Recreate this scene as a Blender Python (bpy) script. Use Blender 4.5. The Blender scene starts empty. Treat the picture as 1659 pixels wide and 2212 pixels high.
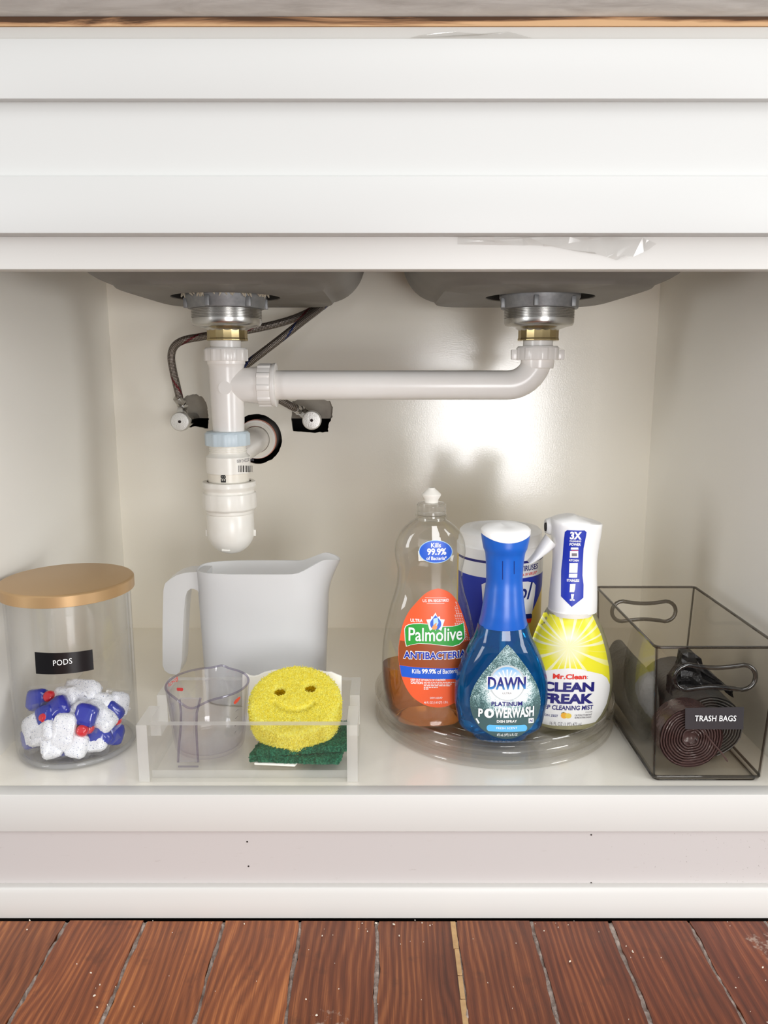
import bpy, bmesh, math, random
import numpy as np
from mathutils import Vector, Matrix
random.seed(7); rng = np.random.default_rng(7)
SC = bpy.context.scene
COL = SC.collection
R_ = math.radians

# ------------------------------------------------------------------ camera
ZO = 0.14                       # height of the cabinet shelf above the floor
CAMY, CAMH, PITCH, FPX = -0.744, 0.44, R_(10.4), 1661.0
cd = bpy.data.cameras.new('camera'); cam = bpy.data.objects.new('camera', cd); COL.objects.link(cam)
cam.location = (0, CAMY, CAMH + ZO); cam.rotation_euler = (R_(90) - PITCH, 0, 0)
cd.sensor_fit = 'VERTICAL'; cd.sensor_height = 36.0; cd.lens = FPX / 2212 * 36.0
cd.clip_start = 0.01
SC.camera = cam
# ------------------------------------------------------------------ world, lights, exposure
SC.view_settings.view_transform = 'Standard'; SC.view_settings.look = 'None'
SC.view_settings.gamma = 1.0; SC.view_settings.use_curve_mapping = False
SC.view_settings.exposure = -0.09
W = bpy.data.worlds.new('world'); SC.world = W; W.use_nodes = True
wn = W.node_tree.nodes; wl = W.node_tree.links
bg = wn['Background']; bg.inputs[0].default_value = (0.985, 0.99, 1.0, 1); bg.inputs[1].default_value = 0.66
def area(name, loc, target, sx, sy, power, col):
    l = bpy.data.lights.new(name, 'AREA'); l.shape = 'RECTANGLE'; l.size = sx; l.size_y = sy
    l.energy = power; l.color = col
    o = bpy.data.objects.new(name, l); COL.objects.link(o); o.location = loc
    o.rotation_euler = (Vector(target) - Vector(loc)).to_track_quat('-Z', 'Y').to_euler()
    return o
# glazed door of the kitchen behind the camera; two unseen side lights added to brighten the side walls
area('door_daylight', (0.47, -1.75, 0.34), (0.40, 0.3, 0.40), 0.55, 0.64, 15, (0.99, 0.99, 1.0))
area('ceiling_lamp', (0.7, -1.55, 2.35), (0.1, 0.1, 0.3), 1.4, 1.2, 22, (0.985, 0.99, 1))
area('side_fill', (-2.2, -1.5, 0.78), (0.3, 0.2, 0.4), 0.6, 1.3, 23, (0.97, 0.985, 1))
area('side_fill', (2.3, -1.4, 0.75), (-0.3, 0.2, 0.35), 0.7, 1.3, 30, (0.97, 0.985, 1))
SC.cycles.max_bounces = 14; SC.cycles.diffuse_bounces = 9; SC.cycles.glossy_bounces = 5
SC.cycles.transmission_bounces = 8; SC.cycles.transparent_max_bounces = 40
SC.cycles.caustics_reflective = False; SC.cycles.caustics_refractive = False
SC.cycles.sample_clamp_indirect = 6.0

# ------------------------------------------------------------------ measuring helper: point of the plane y=Y (or z=Z) seen at a pixel of the 1659x2212 frame
def _ray(px, py):
    u = (px - 829.5) / FPX; v = -(py - 1106) / FPX
    return np.array([u, math.cos(PITCH) + v * math.sin(PITCH), -math.sin(PITCH) + v * math.cos(PITCH)])
_C = np.array([0, CAMY, CAMH])
def P(px, py, Y):
    d = _ray(px, py); return _C + (Y - CAMY) / d[1] * d
def PZ(px, py, Z):
    d = _ray(px, py); return _C + (Z - CAMH) / d[2] * d

# ------------------------------------------------------------------ materials
def lin(c):
    return tuple(((x / 255) / 12.92 if x / 255 <= 0.04045 else ((x / 255 + 0.055) / 1.055) ** 2.4) for x in c)
def rgba(c): return (*lin(c), 1)
class NT:
    def __init__(s, name):
        s.m = bpy.data.materials.new(name); s.m.use_nodes = True
        s.t = s.m.node_tree; s.t.nodes.clear(); s.out = s.n('ShaderNodeOutputMaterial')
    def n(s, typ, ins=None, **kw):
        x = s.t.nodes.new(typ)
        for k, v in kw.items(): setattr(x, k, v)
        for k, v in (ins or {}).items():
            if isinstance(v, bpy.types.NodeSocket): s.t.links.new(v, x.inputs[k])
            else: x.inputs[k].default_value = v
        return x
    def ramp(s, fac, stops, interp='LINEAR'):
        x = s.n('ShaderNodeValToRGB'); e = x.color_ramp.elements; x.color_ramp.interpolation = interp
        while len(e) < len(stops): e.new(0.5)
        for i, (p, c) in enumerate(stops): e[i].position = p; e[i].color = c if len(c) == 4 else rgba(c)
        s.t.links.new(fac, x.inputs[0]); return x.outputs[0]
    def math(s, op, a, b=0.0, c=0.0):
        return s.n('ShaderNodeMath', {0: a, 1: b, 2: c}, operation=op).outputs[0]
    def mix(s, f, a, b):
        x = s.n('ShaderNodeMix', data_type='RGBA')
        for i, v in ((0, f), (6, a), (7, b)):
            if isinstance(v, bpy.types.NodeSocket): s.t.links.new(v, x.inputs[i])
            else: x.inputs[i].default_value = v
        return x.outputs[2]
    def coord(s, which='Object'): return s.n('ShaderNodeTexCoord').outputs[which]
    def noise(s, vec, scale, detail=4, rough=0.55, dist=0.0):
        return s.n('ShaderNodeTexNoise', {'Vector': vec, 'Scale': scale, 'Detail': detail, 'Roughness': rough, 'Distortion': dist})
    def map(s, vec, scale=(1, 1, 1), loc=(0, 0, 0)):
        return s.n('ShaderNodeMapping', {'Vector': vec, 'Scale': scale, 'Location': loc}).outputs[0]
    def bump(s, h, strength=0.2, dist=0.001):
        return s.n('ShaderNodeBump', {'Height': h, 'Strength': strength, 'Distance': dist}).outputs[0]
    def done(s, shader): s.t.links.new(shader, s.out.inputs[0]); return s.m
def pbr(name, col, rough=0.5, metal=0.0, spec=0.5, bump=None, var=None, coat=0.0, sss=0.0):
    """bump=(scale,strength,distance)  var=(scale, colour2, amount)"""
    k = NT(name); b = k.n('ShaderNodeBsdfPrincipled', {'Base Color': rgba(col), 'Roughness': rough, 'Metallic': metal, 'Specular IOR Level': spec, 'Coat Weight': coat})
    co = k.coord()
    if var:
        n = k.noise(co, var[0]); f = k.math('MULTIPLY', n.outputs[0], var[2])
        k.t.links.new(k.mix(f, rgba(col), rgba(var[1])), b.inputs['Base Color'])
    if bump:
        n = k.noise(co, bump[0], 3); k.t.links.new(k.bump(n.outputs[0], bump[1], bump[2]), b.inputs['Normal'])
    return k.done(b.outputs[0])
def clear(name, tint, edge=None, ior=1.45, rough=0.03, gloss=1.0, milk=0.0, milkcol=(240, 240, 240)):
    """thin clear plastic: straight-through tint (denser where the wall is seen edge-on) under a Fresnel reflection"""
    k = NT(name); edge = edge or tint
    lw = k.n('ShaderNodeLayerWeight', {'Blend': 0.5}).outputs['Facing']
    f = k.math('POWER', lw, 3.0)
    tr = k.n('ShaderNodeBsdfTransparent', {0: k.mix(f, (*tint, 1), (*edge, 1))}).outputs[0]
    if milk > 0:
        df = k.n('ShaderNodeBsdfDiffuse', {0: rgba(milkcol)}).outputs[0]; tl = k.n('ShaderNodeBsdfTranslucent', {0: rgba(milkcol)}).outputs[0]
        d2 = k.n('ShaderNodeMixShader', {0: 0.5, 1: df, 2: tl}).outputs[0]
        tr = k.n('ShaderNodeMixShader', {0: milk, 1: tr, 2: d2}).outputs[0]
    gl = k.n('ShaderNodeBsdfGlossy', {0: (1, 1, 1, 1), 'Roughness': rough}).outputs[0]
    f0 = ((ior - 1) / (ior + 1)) ** 2            # Schlick, the same from both sides of the wall
    fr = k.math('MULTIPLY', k.math('ADD', k.math('MULTIPLY', k.math('POWER', lw, 5.0), 0.75), f0), gloss)
    return k.done(k.n('ShaderNodeMixShader', {0: fr, 1: tr, 2: gl}).outputs[0])

M = {}
# painted cabinet: warm white, soft roller texture
def paint(name, col, rough, bump, spec=0.5):
    k = NT(name); co = k.coord()
    n1 = k.noise(co, 6, 3); n2 = k.noise(co, 420, 2)
    c = k.mix(k.math('MULTIPLY', n1.outputs[0], 0.25), rgba(col), rgba(tuple(int(x * 0.965) for x in col)))
    b = k.n('ShaderNodeBsdfPrincipled', {'Base Color': c, 'Roughness': rough, 'Specular IOR Level': spec})
    k.t.links.new(k.bump(n2.outputs[0], bump, 0.0004), b.inputs['Normal'])
    return k.done(b.outputs[0])
M['paint'] = paint('cabinet_paint', (214, 212, 207), 0.42, 0.05)
M['paint_dimmed'] = paint('cabinet_paint_dimmed', (206, 206, 203), 0.45, 0.05)  # same cabinet white, darkened in colour to offset strong light on the front
M['paint_lightened'] = paint('cabinet_paint_lightened', (246, 241, 229), 0.15, 0.16, 0.85)  # same cabinet white, lightened in colour to make up for the dim interior
M['paint_side'] = paint('cabinet_side_laminate', (245, 242, 234), 0.4, 0.1)  # inside white for the side walls, lightened the same way
def toe_paint():
    k = NT('toe_board_paint'); co = k.n('ShaderNodeNewGeometry').outputs['Position']
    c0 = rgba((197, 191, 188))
    # scuffs and mildew specks that gather at the right upper corner
    sp = k.noise(co, 330, 2, 0.6).outputs[0]; big = k.noise(co, 22, 2).outputs[0]
    sx = k.n('ShaderNodeSeparateXYZ', {0: co})
    xm = k.n('ShaderNodeMapRange', {0: sx.outputs[0], 1: 0.10, 2: 0.40, 3: 0.0, 4: 0.10}).outputs[0]
    f = k.math('GREATER_THAN', k.math('ADD', k.math('MULTIPLY', sp, 1.0), k.math('ADD', xm, k.math('MULTIPLY', big, 0.10))), 0.845)
    c1 = k.mix(k.math('MULTIPLY', f, 0.55), c0, rgba((140, 132, 126)))
    st = k.noise(k.map(co, (30, 30, 160)), 1.6, 5, 0.6).outputs[0]
    f2 = k.ramp(st, [(0.66, (0, 0, 0, 1)), (0.74, (1, 1, 1, 1))])
    c2 = k.mix(k.math('MULTIPLY', f2, 0.22), c1, rgba((150, 138, 126)))
    b = k.n('ShaderNodeBsdfPrincipled', {'Base Color': c2, 'Roughness': 0.5})
    return k.done(b.outputs[0])
M['toe'] = toe_paint()
def stone():
    k = NT('counter_stone'); co = k.coord()
    n = k.noise(k.map(co, (6, 20, 20)), 2.2, 7, 0.6, 0.6).outputs[0]
    c = k.ramp(n, [(0.3, (196, 191, 184)), (0.55, (222, 219, 213)), (0.75, (240, 238, 233))])
    v = k.noise(k.map(co, (3, 9, 9)), 3, 2, 0.5, 1.5).outputs[0]
    vein = k.ramp(v, [(0.485, (0, 0, 0, 1)), (0.5, (1, 1, 1, 1)), (0.515, (0, 0, 0, 1))])
    c = k.mix(k.math('MULTIPLY', vein, 0.35), c, rgba((225, 222, 216)))
    b = k.n('ShaderNodeBsdfPrincipled', {'Base Color': c, 'Roughness': 0.45}); return k.done(b.outputs[0])
M['stone'] = stone()
def plywood():
    k = NT('raw_plywood'); co = k.coord()
    n = k.noise(k.map(co, (6, 30, 90)), 1.0, 5, 0.6, 0.8).outputs[0]; zz = k.n('ShaderNodeSeparateXYZ', {0: co}).outputs[2]
    g = k.math('ADD', n, k.n('ShaderNodeMapRange', {0: zz, 1: 0.0, 2: 0.008, 3: 0.20, 4: -0.22}).outputs[0])
    c = k.ramp(g, [(0.36, (84, 58, 38)), (0.46, (168, 126, 90)), (0.6, (222, 182, 138))])
    b = k.n('ShaderNodeBsdfPrincipled', {'Base Color': c, 'Roughness': 0.8}); return k.done(b.outputs[0])
M['ply'] = plywood()
def plank_mat():
    k = NT('pine_plank'); co = k.coord(); oi = k.n('ShaderNodeObjectInfo')
    off = k.n('ShaderNodeCombineXYZ', {0: k.math('MULTIPLY', oi.outputs['Random'], 3.1), 1: k.math('MULTIPLY', oi.outputs['Random'], 17.0), 2: 0.0}).outputs[0]
    v = k.n('ShaderNodeVectorMath', {0: co, 1: off}, operation='ADD').outputs[0]
    warp = k.noise(k.map(v, (9, 3.2, 9)), 1.0, 2, 0.5).outputs[0]
    sx = k.n('ShaderNodeSeparateXYZ', {0: v})
    ph = k.math('ADD', k.math('MULTIPLY', sx.outputs[0], 120.0), k.math('MULTIPLY', warp, 9.0))
    rings = k.math('ADD', k.math('MULTIPLY', k.math('SINE', k.math('MULTIPLY', ph, 6.283)), 0.5), 0.5)
    fine = k.noise(k.map(v, (900, 18, 900)), 1.0, 3, 0.6).outputs[0]
    broad = k.noise(k.map(v, (30, 5, 30)), 1.0, 3, 0.5).outputs[0]
    g = k.math('ADD', k.math('MULTIPLY', rings, 0.20), k.math('ADD', k.math('MULTIPLY', fine, 0.55), k.math('MULTIPLY', broad, 0.55)))
    c = k.ramp(g, [(0.28, (66, 36, 24)), (0.5, (104, 60, 40)), (0.7, (130, 78, 50)), (0.92, (176, 118, 76))])
    c = k.n('ShaderNodeMix', {0: 1.0, 6: c, 7: oi.outputs['Color']}, data_type='RGBA', blend_type='MULTIPLY').outputs[2]
    # pale worn paint stains near the middle boards
    wp = k.n('ShaderNodeNewGeometry').outputs['Position']
    def blob(x, y, r):
        d = k.n('ShaderNodeVectorMath', {0: wp, 1: (x, y, ZO - 0.14)}, operation='DISTANCE').outputs['Value']
        return k.n('ShaderNodeMapRange', {0: d, 1: 0.0, 2: r, 3: 0.34, 4: 0.0}).outputs[0]
    bl = k.math('MAXIMUM', k.math('MAXIMUM', blob(-0.055, -0.158, 0.05), blob(-0.395, -0.125, 0.03)), blob(0.40, -0.045, 0.045))
    sn = k.noise(wp, 95, 5, 0.68).outputs[0]
    f = k.ramp(k.math('ADD', sn, bl), [(0.74, (0, 0, 0, 1)), (0.84, (1, 1, 1, 1))])
    c = k.mix(k.math('MULTIPLY', f, 0.6), c, rgba((186, 166, 150)))
    dn = k.noise(wp, 40, 4, 0.6).outputs[0]
    fd = k.ramp(dn, [(0.58, (0, 0, 0, 1)), (0.72, (1, 1, 1, 1))])
    c = k.mix(k.math('MULTIPLY', fd, 0.4), c, rgba((66, 40, 28)))
    b = k.n('ShaderNodeBsdfPrincipled', {'Base Color': c, 'Roughness': 0.33})
    k.t.links.new(k.bump(g, 0.12, 0.0005), b.inputs['Normal'])
    return k.done(b.outputs[0])
M['plank'] = plank_mat()
M['filler'] = pbr('gap_filler', (204, 188, 176), 0.9, bump=(300, 0.8, 0.002), var=(160, (74, 54, 44), 1.0))
M['sliver'] = pbr('bare_wood_sliver', (214, 176, 124), 0.7, bump=(200, 0.4, 0.001), var=(120, (140, 100, 66), 0.7))
M['dark'] = pbr('dark_void', (22, 19, 17), 0.9)
M['subfloor'] = pbr('subfloor', (48, 36, 30), 0.9)
M['plaster'] = pbr('old_plaster', (182, 176, 166), 0.85, bump=(90, 0.6, 0.002), var=(40, (120, 112, 102), 0.8))
M['crumb'] = pbr('crumb', (226, 216, 198), 0.8)
M['nailhole'] = pbr('nail_hole', (40, 30, 26), 0.9)
M['steel_sink'] = pbr('sink_undercoat', (132, 128, 122), 0.55, 0.25, var=(14, (104, 100, 94), 0.8), bump=(200, 0.15, 0.0006))
M['putty'] = pbr('plumber_putty', (190, 180, 160), 0.8, bump=(300, 0.8, 0.001))
M['zinc'] = pbr('cast_zinc', (112, 114, 118), 0.5, 0.6, var=(120, (170, 170, 168), 0.8), bump=(300, 0.3, 0.0006))
M['steel'] = pbr('turned_steel', (190, 188, 184), 0.26, 1.0)
M['brass'] = pbr('brass_plating', (196, 178, 132), 0.26, 0.9, var=(60, (150, 128, 88), 0.6))
M['chrome'] = pbr('chrome', (205, 205, 203), 0.14, 1.0)
M['chrome_cap'] = pbr('stamped_chrome', (222, 221, 217), 0.35, 0.6, bump=(600, 0.6, 0.0008))
M['pvc'] = pbr('white_pvc', (240, 237, 233), 0.22, var=(30, (228, 222, 214), 0.5))
M['pvc_cream'] = pbr('cream_pvc', (236, 230, 216), 0.3)
M['pvc_old'] = pbr('white_abs_trap', (243, 241, 234), 0.28, var=(60, (218, 208, 188), 0.35))
M['pvc_blue'] = pbr('bluish_nylon', (203, 218, 226), 0.35)
M['rubber'] = pbr('black_rubber', (30, 27, 25), 0.7)
M['primer'] = pbr('pink_primer', (214, 150, 132), 0.5)
def braid(name, tracer):
    k = NT(name); uv = k.coord('UV')
    w1 = k.n('ShaderNodeTexWave', {'Vector': k.map(uv, (1, 1, 1)), 'Scale': 0.0}).outputs[0]
    su = k.n('ShaderNodeSeparateXYZ', {0: uv})
    a = k.math('SINE', k.math('MULTIPLY', k.math('ADD', su.outputs[0], su.outputs[1]), 6.283 * 8)); b_ = k.math('SINE', k.math('MULTIPLY', k.math('SUBTRACT', su.outputs[0], su.outputs[1]), 6.283 * 8))
    h = k.math('MULTIPLY', a, b_)
    c = k.ramp(h, [(0.0, (84, 76, 70)), (0.6, (176, 166, 156))])
    t = k.math('FRACT', k.math('ADD', k.math('MULTIPLY', su.outputs[1], 0.42), su.outputs[0]))
    f = k.math('MULTIPLY', k.math('LESS_THAN', t, 0.10), k.math('GREATER_THAN', h, -0.2))
    c = k.mix(f, c, rgba(tracer))
    b = k.n('ShaderNodeBsdfPrincipled', {'Base Color': c, 'Roughness': 0.32, 'Metallic': 0.75})
    k.t.links.new(k.bump(h, 0.5, 0.0006), b.inputs['Normal']); return k.done(b.outputs[0])
M['braid_red'] = braid('braided_steel_red', (110, 30, 40)); M['braid_blue'] = braid('braided_steel_blue', (24, 50, 110))
# clear things
M['jar'] = clear('clear_acrylic_jar', (0.985, 0.985, 0.985), (0.80, 0.81, 0.83), 1.40, 0.02, 1.0)
M['jar_base'] = clear('thick_clear_base', (0.95, 0.955, 0.96), (0.75, 0.76, 0.78), 1.45, 0.03, 1.0, 0.12)
M['tray'] = clear('clear_acrylic', (0.995, 0.995, 0.992), (0.95, 0.95, 0.94), 1.42, 0.02, 0.8, 0.015)
M['tray_edge'] = clear('acrylic_cut_edge', (0.96, 0.96, 0.95), (0.9, 0.9, 0.88), 1.5, 0.08, 1.0, 0.55, (255, 254, 250))
M['turn'] = clear('clear_turntable_plastic', (0.992, 0.99, 0.985), (0.80, 0.78, 0.75), 1.45, 0.03, 1.0)
M['pet'] = clear('clear_bottle_plastic', (0.985, 0.982, 0.965), (0.52, 0.51, 0.46), 1.5, 0.02, 1.3)
M['cup'] = clear('clear_cup_plastic', (0.985, 0.983, 0.99), (0.72, 0.70, 0.77), 1.45, 0.02, 1.0)
M['cup_handle'] = clear('cup_handle_plastic', (0.965, 0.96, 0.98), (0.70, 0.68, 0.77), 1.5, 0.04, 1.6, 0.05)
M['cup_edge'] = clear('cup_rim_plastic', (0.80, 0.78, 0.85), (0.42, 0.39, 0.50), 1.5, 0.03, 1.0)
M['smoke'] = clear('smoke_grey_plastic', (0.93, 0.92, 0.90), (0.68, 0.66, 0.63), 1.42, 0.02, 0.5)
M['smoke_edge'] = clear('smoke_grey_edge', (0.50, 0.48, 0.46), (0.08, 0.08, 0.08), 1.5, 0.03, 1.3)
M['film'] = clear('clear_film', (0.95, 0.95, 0.96), (0.82, 0.83, 0.86), 1.42, 0.06, 1.3, 0.10)
M['tape'] = clear('clear_tape', (0.93, 0.925, 0.915), (0.85, 0.85, 0.84), 1.5, 0.08, 1.6, 0.04)
M['cap_clear'] = clear('cloudy_cap_plastic', (0.88, 0.87, 0.84), (0.70, 0.69, 0.66), 1.45, 0.08, 1.0, 0.30, (228, 224, 214))
def frosted():
    k = NT('frosted_polypropylene'); col = rgba((255, 255, 255))
    n = k.noise(k.coord(), 60, 4).outputs[0]
    df = k.n('ShaderNodeBsdfDiffuse', {0: col}).outputs[0]; tl = k.n('ShaderNodeBsdfTranslucent', {0: col}).outputs[0]
    a = k.n('ShaderNodeMixShader', {0: 0.30, 1: df, 2: tl}).outputs[0]
    tp = k.n('ShaderNodeBsdfTransparent', {0: (0.97, 0.98, 0.99, 1)}).outputs[0]
    a = k.n('ShaderNodeMixShader', {0: 0.30, 1: a, 2: tp}).outputs[0]
    gl = k.n('ShaderNodeBsdfGlossy', {0: (1, 1, 1, 1), 'Roughness': 0.35}).outputs[0]
    fr = k.math('MULTIPLY', k.n('ShaderNodeFresnel', {0: 1.4}).outputs[0], 0.7)
    return k.done(k.n('ShaderNodeMixShader', {0: fr, 1: a, 2: gl}).outputs[0])
M['frost'] = frosted()
def liquid(name, col, tint, opaque):
    k = NT(name); n = k.noise(k.map(k.coord(), (1, 1, 0.4)), 45, 4, 0.6, 1.2).outputs[0]
    c = k.mix(n, rgba(col), rgba(tuple(min(255, int(x * 0.72)) for x in col)))
    df = k.n('ShaderNodeBsdfDiffuse', {0: c}).outputs[0]; tl = k.n('ShaderNodeBsdfTranslucent', {0: c}).outputs[0]
    a = k.n('ShaderNodeMixShader', {0: 0.5, 1: df, 2: tl}).outputs[0]
    tp = k.n('ShaderNodeBsdfTransparent', {0: (*tint, 1)}).outputs[0]
    a = k.n('ShaderNodeMixShader', {0: opaque, 1: tp, 2: a}).outputs[0]
    gl = k.n('ShaderNodeBsdfGlossy', {0: (1, 1, 1, 1), 'Roughness': 0.05}).outputs[0]
    return k.done(k.n('ShaderNodeMixShader', {0: k.n('ShaderNodeFresnel', {0: 1.46}).outputs[0], 1: a, 2: gl}).outputs[0])
M['orange_liquid'] = liquid('amber_soap', (255, 150, 76), (1.0, 0.66, 0.34), 0.36)
M['blue_bottle'] = liquid('blue_tinted_bottle', (12, 122, 206), (0.12, 0.56, 0.86), 0.52)
M['blue_sprayer'] = pbr('translucent_blue_plastic', (30, 106, 208), 0.28, var=(40, (16, 72, 164), 0.7))
M['gold'] = pbr('brushed_gold', (190, 156, 112), 0.36, 0.45, bump=(500, 0.05, 0.0002))
def ink(n, c, r=0.35): M[n] = pbr(n, c, r); return M[n]
ink('ink_white', (250, 250, 248)); ink('ink_black', (22, 22, 24), 0.22); ink('ink_orange', (238, 96, 52)); ink('ink_brown', (150, 74, 34))
ink('ink_blue', (32, 92, 205)); ink('ink_skyblue', (96, 182, 236)); ink('ink_navy', (26, 24, 112)); ink('ink_green', (48, 158, 62)); ink('ink_red', (222, 52, 40))
ink('ink_royal', (20, 48, 168)); ink('ink_gray', (120, 116, 122)); ink('ink_yellow', (232, 200, 80)); ink('ink_palewhite', (238, 238, 236)); ink('ink_skin', (226, 150, 92)); ink('ink_lemon', (240, 176, 52)); ink('ink_leaf', (54, 92, 62)); ink('ink_silver', (196, 202, 204), 0.25); ink('ink_darkblue', (12, 34, 112)); ink('ink_palesky', (176, 214, 240))
ink('ink_pinkred', (208, 60, 60)); ink('ink_duskygray', (58, 56, 58), 0.2)
M['white_plastic'] = pbr('white_plastic', (244, 243, 240), 0.3)
M['cream_plastic'] = pbr('offwhite_plastic', (236, 232, 222), 0.35)
def foam_label():
    k = NT('foam_print'); co = k.coord()
    v = k.n('ShaderNodeTexVoronoi', {'Vector': co, 'Scale': 520.0}).outputs['Distance']
    n = k.noise(co, 75, 5, 0.65, 1.5).outputs[0]; n2 = k.noise(co, 900, 2).outputs[0]
    sx = k.n('ShaderNodeSeparateXYZ', {0: co})
    d = k.n('ShaderNodeVectorMath', {0: k.map(co, (1, 0, 1), (-0.004, 0, -0.063))}, operation='LENGTH').outputs['Value']
    band = k.n('ShaderNodeMapRange', {0: d, 1: 0.018, 2: 0.034, 3: 0.34, 4: -0.16}).outputs[0]
    up = k.n('ShaderNodeMapRange', {0: sx.outputs[2], 1: 0.028, 2: 0.06, 3: -0.42, 4: 0.06}).outputs[0]
    f = k.math('ADD', k.math('ADD', band, up), k.math('ADD', k.math('MULTIPLY', n, 0.9), k.math('MULTIPLY', k.math('SUBTRACT', n2, 0.5), 1.3)))
    c = k.ramp(f, [(0.16, (66, 92, 94)), (0.36, (92, 128, 128)), (0.54, (178, 202, 204)), (0.76, (244, 248, 248))])
    b = k.n('ShaderNodeBsdfPrincipled', {'Base Color': c, 'Roughness': 0.3}); return k.done(b.outputs[0])
M['foam_label'] = foam_label()
def grad(name, z0, c0, z1, c1, rough=0.35):
    k = NT(name); sx = k.n('ShaderNodeSeparateXYZ', {0: k.coord()})
    f = k.n('ShaderNodeMapRange', {0: sx.outputs[2], 1: z0, 2: z1}).outputs[0]
    b = k.n('ShaderNodeBsdfPrincipled', {'Base Color': k.mix(f, rgba(c0), rgba(c1)), 'Roughness': rough}); return k.done(b.outputs[0])
def rays_label(cx, cz):
    k = NT('sunray_print'); sx = k.n('ShaderNodeSeparateXYZ', {0: k.coord()})
    dx = k.math('SUBTRACT', sx.outputs[0], cx); dz = k.math('SUBTRACT', sx.outputs[2], cz)
    a = k.math('ARCTAN2', dz, dx)
    w = k.math('ADD', k.math('SINE', k.math('MULTIPLY', a, 25.0)), k.math('MULTIPLY', k.math('SINE', k.math('MULTIPLY', a, 11.0)), 0.5))
    r = k.math('SQRT', k.math('ADD', k.math('MULTIPLY', dx, dx), k.math('MULTIPLY', dz, dz)))
    fade = k.n('ShaderNodeMapRange', {0: r, 1: 0.02, 2: 0.06, 3: 1.0, 4: 0.25}).outputs[0]
    f = k.math('MULTIPLY', k.ramp(w, [(0.5, (0, 0, 0, 1)), (0.75, (1, 1, 1, 1))]), fade)
    core = k.n('ShaderNodeMapRange', {0: r, 1: 0.012, 2: 0.026, 3: 0.75, 4: 0.0}).outputs[0]
    c = k.mix(k.math('MAXIMUM', f, core), rgba((236, 229, 52)), rgba((240, 240, 206)))
    b = k.n('ShaderNodeBsdfPrincipled', {'Base Color': c, 'Roughness': 0.3}); return k.done(b.outputs[0])
def spongey(name, c0, c1, scale):
    k = NT(name); co = k.coord()
    v = k.n('ShaderNodeTexVoronoi', {'Vector': co, 'Scale': scale}).outputs['Distance']
    n = k.noise(co, scale * 0.7, 3).outputs[0]
    c = k.ramp(k.math('ADD', k.math('MULTIPLY', v, 0.6), k.math('MULTIPLY', n, 0.6)), [(0.3, c0), (0.75, c1)])
    df = k.n('ShaderNodeBsdfDiffuse', {0: c}).outputs[0]; tl = k.n('ShaderNodeBsdfTranslucent', {0: c}).outputs[0]
    return k.done(k.n('ShaderNodeMixShader', {0: 0.35, 1: df, 2: tl}).outputs[0])
M['sponge'] = spongey('yellow_foam', (255, 252, 150), (252, 244, 104), 330)
M['sponge_shaded'] = spongey('yellow_foam_shaded', (214, 184, 22), (186, 150, 14), 420)
M['pad'] = spongey('green_scouring_fibre', (70, 158, 118), (34, 104, 76), 500)
M['foam_white'] = pbr('white_foam', (246, 243, 234), 0.6)
def powder():
    k = NT('speckled_powder'); n = k.noise(k.coord(), 900, 2).outputs[0]; n2 = k.noise(k.coord(), 150, 4).outputs[0]
    c = k.ramp(n, [(0.33, (120, 132, 170)), (0.39, (240, 241, 244))])
    b = k.n('ShaderNodeBsdfPrincipled', {'Base Color': c, 'Roughness': 0.3, 'Coat Weight': 0.4})
    k.t.links.new(k.bump(n2, 0.5, 0.003), b.inputs['Normal']); return k.done(b.outputs[0])
M['powder'] = powder()
M['gel_blue'] = pbr('blue_gel', (38, 58, 176), 0.12, coat=0.6, var=(70, (22, 30, 110), 0.6))
M['gel_red'] = pbr('red_gel_ball', (214, 34, 48), 0.1, coat=0.6)
M['bag_purple'] = pbr('plum_black_bag_film', (98, 76, 76), 0.22, bump=(120, 0.6, 0.002), var=(60, (58, 44, 46), 0.8))
M['bag_black'] = pbr('black_bag_film', (24, 23, 23), 0.35, bump=(90, 0.9, 0.003))
M['bag_gray'] = pbr('grey_bag_film', (98, 97, 93), 0.4, bump=(160, 0.5, 0.002), var=(50, (52, 51, 50), 0.7))
M['bag_lightgray'] = pbr('mid_grey_bag_film', (84, 82, 76), 0.5, bump=(260, 0.8, 0.002), var=(200, (104, 102, 96), 0.6))

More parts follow.
